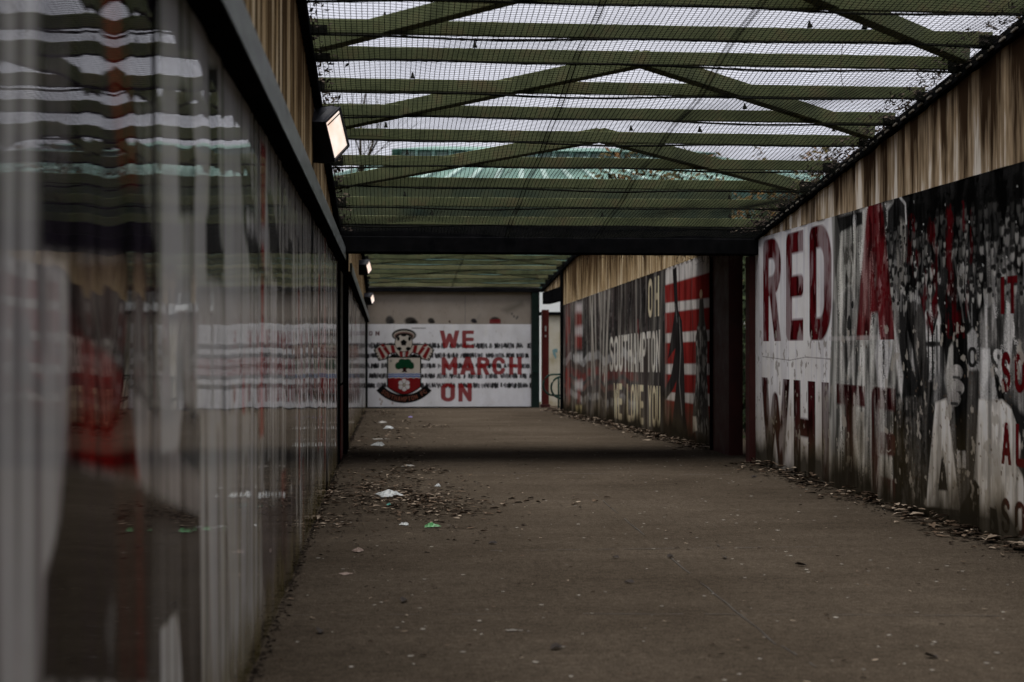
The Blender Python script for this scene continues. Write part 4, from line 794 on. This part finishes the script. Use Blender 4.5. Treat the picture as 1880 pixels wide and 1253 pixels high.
# ------------------------------------------------------------------ floodlights
def floodlight(label, corner, sc=1.0, group='floodlights on the left wall'):
    a = Vector((.08, .20, .12))*sc; b = Vector((.05, .126, -.21))*sc; n = a.cross(b).normalized()
    if n.y > 0: n = -n
    P0 = Vector(corner); c = P0 + a/2 + b/2; r = thing('floodlight', label, 'floodlight', tuple(c), group)
    ua, ub = a.normalized(), b.normalized(); la, lb = a.length, b.length
    def frame(s, d): return [c + n*d + ua*la/2*s*i + ub*lb/2*s*j for i, j in ((-1, -1), (1, -1), (1, 1), (-1, 1))]
    m_ = MB(); f0, f1, f2 = frame(1.14, .0), frame(1.2, -.05), frame(1.1, -.2)
    m_.add(f0+f1+f2, [(0, 1, 5, 4), (1, 2, 6, 5), (2, 3, 7, 6), (3, 0, 4, 7), (4, 5, 9, 8), (5, 6, 10, 9), (6, 7, 11, 10), (7, 4, 8, 11), (8, 9, 10, 11), (3, 2, 1, 0)])
    m_.build('housing', M_housing, r, bevel=.006)
    m_ = MB(); o_, i_ = frame(1.14, .002), frame(1.03, .002); o2, i2 = frame(1.14, .018), frame(1.03, .018)
    for k in range(4):
        j = (k+1) % 4; m_.add([o_[k], o_[j], i_[j], i_[k], o2[k], o2[j], i2[j], i2[k]], [(0, 1, 5, 4), (4, 5, 6, 7), (3, 2, 6, 7), (0, 3, 7, 4), (1, 2, 6, 5)])
    m_.build('bezel', M_housing, r)
    m_ = MB(); g_ = frame(1.02, .006); m_.add(g_, [(0, 1, 2, 3)]); gl = m_.build('glass', M_glass, r)
    m_ = MB(); q0 = g_[0]*.9+g_[3]*.1 + n*.004; q1 = g_[1]*.9+g_[2]*.1 + n*.004; m_.bar(q0.lerp(q1, .12), q0.lerp(q1, .96), .006, .006); m_.build('tube_clip', M_housing, gl)
    m_ = MB(); m_.bar(c-n*.12, (XL-.0, c.y-.02, c.z-.02), .05, .05); m_.build('bracket', M_black, r); return r
def lamp_at(x, y, X, label, sc=1.0):
    p = hit(x, y, 0, X); return floodlight(label, p, sc)
lamp_at(595, 227, -.40, 'large lit floodlight high on the near left wall')
lamp_at(671, 487, -.36, 'small lit floodlight just below the cross beam', .72)
lamp_at(679, 546, -.35, 'farthest lit floodlight beside the end wall', .68)

# ------------------------------------------------------------------ beyond the side opening
bw = thing('boundary_wall', 'stained cream wall seen through the far side opening', 'wall', (4.6, 34.4, 0))
MB().box(3.75, 6.6, 34.3, 34.5, -.8, 1.9).build('wall_face', M_cream, bw); MB().box(3.7, 6.6, 34.24, 34.56, 1.9, 1.98).build('coping', M_black, bw)
M_tagblue = plain('blue_tag', (.16, .3, .32), .6); b = MB()
q = [hit(x, y, 1, 34.297) for x, y in ((1014, 643), (1020, 640), (1024, 642), (1023, 648), (1019, 647), (1022, 655), (1020, 660), (1017, 654), (1015, 650))]
b.add(q, [tuple(range(len(q)))]); b.build('paint_tag', M_tagblue, bw)
rc = thing('red_column', 'red painted column beside the far side opening', 'column', (3.66, 32.95, 0))
shf = MB().box(3.60, 3.76, 32.88, 33.05, -.7, 2.0).build('shaft', M_redcol, rc, bevel=.01); MB().box(3.57, 3.79, 32.86, 33.08, -.7, -.2).build('plinth', M_maroon, rc, bevel=.01)
for z, hh in ((1.5, .12), (1.36, .05)): MB().box(3.66, 3.70, 32.868, 32.879, z, z+hh).build('notice', M_paper, shf)
hb = thing('hoop_barrier', 'green tubular hoop barrier in the far side opening', 'barrier', (3.75, 30.5, floor_z(30.5)))
def hoop(y, x0, x1, z0, z1):
    r = (z1-z0)/2; pts = [(x1, y, z1), (x0+r, y, z1)] + [(x0+r+r*math.cos(t_), y, (z0+z1)/2+r*math.sin(t_)) for t_ in np.linspace(math.pi/2, 1.5*math.pi, 12)] + [(x0+r, y, z0), (x1, y, z0)]
    MB().tube(pts, .022, 8).build('hoop', M_green, hb, True)
hoop(31.6, 3.48, 4.4, .05, .52); hoop(30.2, 3.50, 4.3, .03, .50)
for x, y in ((3.66, 30.2), (4.25, 30.2), (4.3, 31.6)): MB().tube([(x, y, floor_z(y)), (x, y, .5)], .02, 8).build('post', M_green, hb, True)

# ------------------------------------------------------------------ shed with green roof, trees, hedge
sh = thing('shed', 'large pale green roofed shed rising behind the walkway', 'building', (6, 64, 0)); YS = 60.0
def S_(x, y, Y=YS): return hit(x, y, 1, Y)
bl, br = S_(560, 336), S_(1560, 336); ml, mr = S_(650, 308), S_(1440, 308); tl, tr = S_(720, 292, 66), S_(1330, 292, 66); ul, ur_ = S_(735, 276, 66), S_(1300, 276, 66); rl, rr_ = S_(800, 264, 70), S_(1200, 264, 70)
b = MB(); b.box(bl.x, br.x, YS, YS+26, -1.2, bl.z); b.build('wall', M_teal, sh); MB().box(bl.x, br.x, YS-.08, YS-.01, -1.2, 3.6).build('sky_slot_sheet', M_skysheet, sh)  # pale sheet added, stands in for bright sky above the cream wall
b = MB(); b.add([bl + Vector((0, -.6, 0)), br + Vector((0, -.6, 0)), tr, tl, (bl.x, YS+26, bl.z), (br.x, YS+26, br.z), (tr.x, YS+20, tr.z), (tl.x, YS+20, tl.z)], [(0, 1, 2, 3), (1, 5, 6, 2), (4, 0, 3, 7), (5, 4, 7, 6), (3, 2, 6, 7)]); rfo = b.build('roof', M_teal, sh)
for k in range(22):
    f = (k+.5)/22; a = bl.lerp(br, f) + Vector((0, -.6, .06)); c = tl.lerp(tr, f) + Vector((0, 0, .06)); b = MB(); b.bar(a, c, .22, .12); b.build('roof_rib', M_tealrib, rfo)
b = MB(); b.box(ul.x, ur_.x, 66, 78, tl.z-.05, ul.z); cle = b.build('clerestory', M_teal, sh)
for k in range(18):
    f = (k+.1)/18; f2 = (k+.75)/18; xa_ = ul.x+(ur_.x-ul.x)*f; xb_ = ul.x+(ur_.x-ul.x)*f2; pa = MB().box(xa_, xb_, 65.93, 65.99, tl.z+.08, ul.z-.06).build('pane', M_pane, cle)
    MB().box(xb_+.04, xb_+.2, 65.9, 65.99, tl.z+.0, ul.z).build('mullion', M_tealrib, cle)
b = MB(); b.add([(ul.x-.4, 65.6, ul.z), (ur_.x+.4, 65.6, ul.z), (ur_.x+.4, 78.4, ul.z), (ul.x-.4, 78.4, ul.z), (rl.x, 72, rl.z+.15), (rr_.x, 72, rl.z+.15)], [(0, 1, 5, 4), (1, 2, 5), (2, 3, 4, 5), (3, 0, 4), (3, 2, 1, 0)]); b.build('ridge_roof', M_teal, sh)

def tree(name, label, base, height, spread, leaves, seed, mat, lean=0):
    r = thing(name, label, 'tree', base); rn = random.Random(seed); tb = MB(); tips = []
    def grow(p, d, ln, rad, lv):
        pts = [p]; q = Vector(p)
        for i in range(4):
            d = (d + Vector((rn.uniform(-.18, .18), rn.uniform(-.18, .18), rn.uniform(-.05, .12)))).normalized(); q = q + d*ln/4; pts.append(q.copy())
        tb.tube(pts, [rad*(1-.5*i/4) for i in range(5)], 6 if lv < 2 else 4)
        if lv >= 2: tips.extend(pts[1:])
        if lv < 5:
            for k in range(rn.choice((2, 3, 3)) if lv else 5):
                t_ = rn.uniform(.35, 1); s = pts[min(4, int(t_*4)+0)]
                nd_ = (d*.6 + Vector((rn.uniform(-1, 1)*spread, rn.uniform(-1, 1)*spread, rn.uniform(-.15, .7)))).normalized(); grow(s, nd_, ln*rn.uniform(.55, .8), rad*.45, lv+1)
    B = Vector(base); grow(B, Vector((lean, 0, 1)), height*.38, height*.016, 0); tb.build('trunk', M_bark, r)
    if leaves:
        V = []; Fc = []
        for k in range(leaves):
            p = rn.choice(tips) + Vector((rn.gauss(0, .12), rn.gauss(0, .12), rn.gauss(0, .12))); s = rn.uniform(.05, .11)
            a = Vector((rn.gauss(0, 1), rn.gauss(0, 1), rn.gauss(0, 1))).normalized(); c = a.orthogonal().normalized(); i = len(V)
            V += [tuple(p-a*s), tuple(p+c*s*.5), tuple(p+a*s), tuple(p-c*s*.5)]; Fc.append((i, i+1, i+2, i+3))
        b2 = MB(); b2.v = V; b2.f = Fc; b2.build('crown', mat, r)
    return r
tree('tree', 'tree with sparse brown leaves showing through the right of the canopy', (8.0, 31, -1.2), 13.6, 1.2, 6500, 4, M_treeleaf)
tree('tree', 'half bare brown tree further back right of the canopy', (9.6, 38, -1.2), 12.5, 1.3, 5200, 9, M_treeleaf)
tree('tree', 'thin leafless tree whose twigs show beside the large floodlight', (-1.2, 40, -1.2), 13.8, .8, 0, 15, M_treeleaf)
hd = MB(); rn = random.Random(2)
for k in range(9000):
    p = Vector((rn.uniform(4.5, 5.6), rn.uniform(14.0, 22.5), 0)); p.z = -.9 + 3.7*rn.random()**.8; s = rn.uniform(.04, .085)
    a = Vector((rn.gauss(0, 1), rn.gauss(0, 1), rn.gauss(0, 1))).normalized(); c = a.orthogonal().normalized(); i = len(hd.v)
    hd.v += [tuple(p-a*s), tuple(p+c*s*.6), tuple(p+a*s), tuple(p-c*s*.6)]; hd.f.append((i, i+1, i+2, i+3))
hdr = thing('hedge', 'dark hedge behind the side gate with sky glinting through', 'hedge', (5, 17, -1.2))
o = hd.build('foliage', M_hedge, hdr)
st = MB()
for k in range(14): x, y = rn.uniform(4.7, 5.4), 14.3+k*.6; st.tube([(x, y, -1.2), (x+rn.uniform(-.2, .2), y, .5), (x+rn.uniform(-.3, .3), y, 2.3)], [.03, .02, .008], 5)
st.build('stem', M_bark, hdr)
tw = MB(); tw.tube([onroof(1548, 76)+Vector((0, 0, .02))] + [hit(x, y, 1, onroof(1548, 76).y) for x, y in ((1544, 110), (1543, 130), (1546, 152), (1556, 176), (1566, 190))], [.002]*6, 5)
tag(tw.build('vine_twig', M_bark), 'thin bare twig hanging down from the near canopy', 'twig')

# ------------------------------------------------------------------ litter
def crumple(name, label, cat, px, wpx, hgt, mat, seed, aspect=.6, group=None):
    c = onfloor(*px); wd = wpx*c.y/F; rn = random.Random(seed); n = 9; V = []
    for j in range(n):
        for i in range(n):
            a, b_ = i/(n-1)*2-1, j/(n-1)*2-1; rr = math.hypot(a, b_) or 1; k = max(abs(a), abs(b_))/rr
            s = 1 + .28*math.sin(3*math.atan2(b_, a)+seed) + .12*math.sin(7*math.atan2(b_, a)+seed*2)
            e_ = max(abs(a), abs(b_)); z = .004 + hgt*(1-e_**2)*rn.uniform(.35, 1) + (.004*rn.random() if e_ > .9 else 0)
            V.append((c.x+a*k*wd/2*s, c.y+b_*k*wd*aspect*s, c.z+z))
    b = MB(); b.add(V, [(j*n+i, j*n+i+1, (j+1)*n+i+1, (j+1)*n+i) for j in range(n-1) for i in range(n-1)])
    return tag(b.build(name, mat), label, cat, group)
crumple('plastic_bag', 'large crumpled white plastic bag among the leaves on the left', 'bag', (712, 911), 44, .055, M_plastic, 1)
crumple('wrapper', 'bright green wrapper lying among the leaf litter', 'wrapper', (792, 968), 28, .028, M_gwrap, 2, .5)
crumple('wrapper', 'tiny teal wrapper just below the large plastic bag', 'wrapper', (714, 929), 9, .02, M_twrap, 3)
crumple('wrapper', 'tiny purple wrapper close to the end wall', 'wrapper', (754, 767), 8, .03, M_pwrap, 4)
crumple('plastic_bag', 'small white plastic bag beyond the dark shaded strip', 'bag', (695, 819), 22, .06, M_plastic, 5)
crumple('paper_scrap', 'white paper scrap second nearest the end wall', 'paper', (714, 788), 17, .06, M_plastic, 6)
crumple('paper_scrap', 'white paper scrap nearest the end wall', 'paper', (702, 777), 14, .04, M_paper, 7)
crumple('paper_scrap', 'long flat white paper strip behind the small plastic bag', 'paper', (697, 807), 30, .008, M_paper, 8, .25)
crumple('paper_scrap', 'flat grey paper lying in the dark shaded strip', 'paper', (749, 857), 24, .02, M_paper, 9, .4)
crumple('paper_scrap', 'small white paper scrap alone right of the large bag', 'paper', (804, 894), 10, .03, M_plastic, 10)
crumple('paper_scrap', 'small white paper scrap left of the green wrapper', 'paper', (743, 965), 16, .022, M_plastic, 11)
crumple('paper_scrap', 'pale pink crumpled paper at left below the leaf litter', 'paper', (657, 1014), 18, .03, M_pinkleaf, 12)
crumple('paper_scrap', 'pale pink torn paper near the left wall', 'paper', (634, 1056), 22, .012, M_pinkleaf, 13, .4)
crumple('paper_scrap', 'thin pale stick of paper on the open floor at bottom centre', 'paper', (941, 1160), 30, .006, M_paper, 14, .08)

def leaf_stuff(name, label, cat, spots, mat, seed):
    rn = random.Random(seed); b = MB()
    for (x, y, z, s) in spots:
        an = rn.uniform(0, 6.28); ca, sa = math.cos(an), math.sin(an); cu = rn.uniform(.03, .35)*s; tl_ = rn.uniform(-.2, .2)*s
        w1, w2 = rn.uniform(.15, .55), rn.uniform(.15, .55); pts = [(-1, rn.uniform(-.2, .2), 0), (-.35+rn.uniform(-.2, .2), w1, cu), (.35, w1*rn.uniform(.6, 1.1), cu*.8), (1, rn.uniform(-.2, .2), tl_), (.35+rn.uniform(-.2, .2), -w2, cu*rn.random()), (-.35, -w2*rn.uniform(.6, 1.1), cu*.5), (0, 0, 0)]
        i = len(b.v)
        b.v += [(x+s*(p[0]*ca-p[1]*sa), y+s*(p[0]*sa+p[1]*ca), z+.006+p[2]+max(0, -tl_)) for p in pts]
        b.f += [(i, i+6, i+1), (i+1, i+6, i+2), (i+2, i+6, i+3), (i+3, i+6, i+4), (i+4, i+6, i+5), (i+5, i+6, i)]
    return tag(b.build(name, mat), label, cat, kind='stuff')
sp = []
for c in range(75):                      # drifted clumps on the left
    cy_ = random.choice((random.uniform(9.0, 13.4), random.gauss(10.8, .9), random.uniform(14, 31))); cx_ = random.gauss(.08, .33); sx_ = random.uniform(.05, .3)
    for k in range(random.randint(8, 42)):
        y = random.gauss(cy_, .22 if cy_ < 14 else .6); x = max(random.gauss(cx_, sx_), XL+.03); sp.append((x, y, floor_z(y), random.uniform(.010, .042)))
for k in range(420):
    y = random.uniform(6, 31); x = XL+.03+abs(random.gauss(0, .3)); sp.append((x, y, floor_z(y), random.uniform(.006, .022)))
for k in range(700):                     # thin scatter over the floor
    y = 4.5+26*random.random()**1.6; x = random.uniform(XL+.05, XR-.05); sp.append((x, y, floor_z(y), random.uniform(.006, .018)))
leaf_stuff('leaf_litter', 'brown leaf litter strewn over the left of the floor', 'leaf litter', sp, M_dryleaf, 3)
sp = []
for k in range(2000):
    y = random.uniform(3.5, 31); 
    if 13.7 < y < 15.5: continue
    d = abs(random.gauss(0, .13))*(.6+.6*math.sin(y*1.3)**2); sp.append((XR-.02-d, y, floor_z(y)+max(0, .06-d*.35)*random.random(), random.uniform(.018, .06)))
leaf_stuff('leaf_drift', 'drift of dead leaves along the foot of the right wall', 'leaf litter', sp, M_dryleaf, 5)
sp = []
for k in range(7000):  # leaf mould; right strip spread wider to darken the floor as shade would
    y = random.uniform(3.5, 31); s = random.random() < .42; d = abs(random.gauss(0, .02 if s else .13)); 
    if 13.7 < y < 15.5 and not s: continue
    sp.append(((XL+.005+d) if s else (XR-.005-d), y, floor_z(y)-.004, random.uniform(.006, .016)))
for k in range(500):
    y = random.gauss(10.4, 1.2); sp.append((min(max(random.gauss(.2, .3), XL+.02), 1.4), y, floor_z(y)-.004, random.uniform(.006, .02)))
leaf_stuff('humus', 'dark crumbled leaf mould in the corners of the floor, widened at right to deepen shade', 'leaf mould', sp, M_humus, 8)
gs = MB()
for k in range(330):                     # trodden gum
    y = 4.4+11*random.random()**1.3; x = random.uniform(XL+.1, XR-.1); r = random.uniform(.004, .012); n = 8
    gs.add([(x+r*math.cos(i*6.283/n)*random.uniform(.7, 1.3), y+r*math.sin(i*6.283/n)*random.uniform(.7, 1.3), floor_z(y)+.003) for i in range(n)], [tuple(range(n))])
tag(gs.build('trodden_gum', M_gum), 'pale trodden gum spots dotted over the asphalt', 'gum', kind='stuff')
lf = None
LEAF = ('dark brown leaf just above the tar seam right of centre', 'lone dark leaf in the lower right corner of the floor', 'small dark leaf touching the long tar seam', 'dark leaf right of the tar seam, level with the wall foot', 'dark leaf at the bottom edge of the floor in the centre', 'brown leaf left of centre below the pink papers', 'brown leaf nearest the left wall at the bottom', 'small dark leaf by the maroon post', 'dark leaf right of the green wrapper', 'dark leaf left of the long tar seam at mid floor', 'second dark leaf just right of the tar seam', 'dark leaf just left of the upper tar seam')
for k, (x, y) in enumerate(((1318, 1003), (1710, 1209), (1231, 1025), (1470, 1040), (1021, 1193), (742, 1106), (588, 1163), (1385, 878), (905, 1000), (1155, 1072), (1330, 1026), (1130, 1026))):
    p = onfloor(x, y); b = MB(); s = .03
    if lf is None:
        b.add([(-s, 0, .004), (-s*.4, s*.45, .016), (s*.4, s*.4, .02), (s, 0, .008), (s*.4, -s*.42, .006), (-s*.4, -s*.4, .012), (0, 0, .004)], [(0, 6, 1), (1, 6, 2), (2, 6, 3), (3, 6, 4), (4, 6, 5), (5, 6, 0)])
        M_single = plain('brown_leaf', (.024, .016, .012), .8); lf = b.build('fallen_leaf', M_single); o = lf
    else: o = lf.copy(); COL.objects.link(o)
    o.location = (p.x, p.y, p.z+.002); o.rotation_euler.z = random.uniform(0, 6.28); o.scale = (random.uniform(.7, 1.2),)*3
    tag(o, LEAF[k], 'leaf', 'single leaves on the open floor')
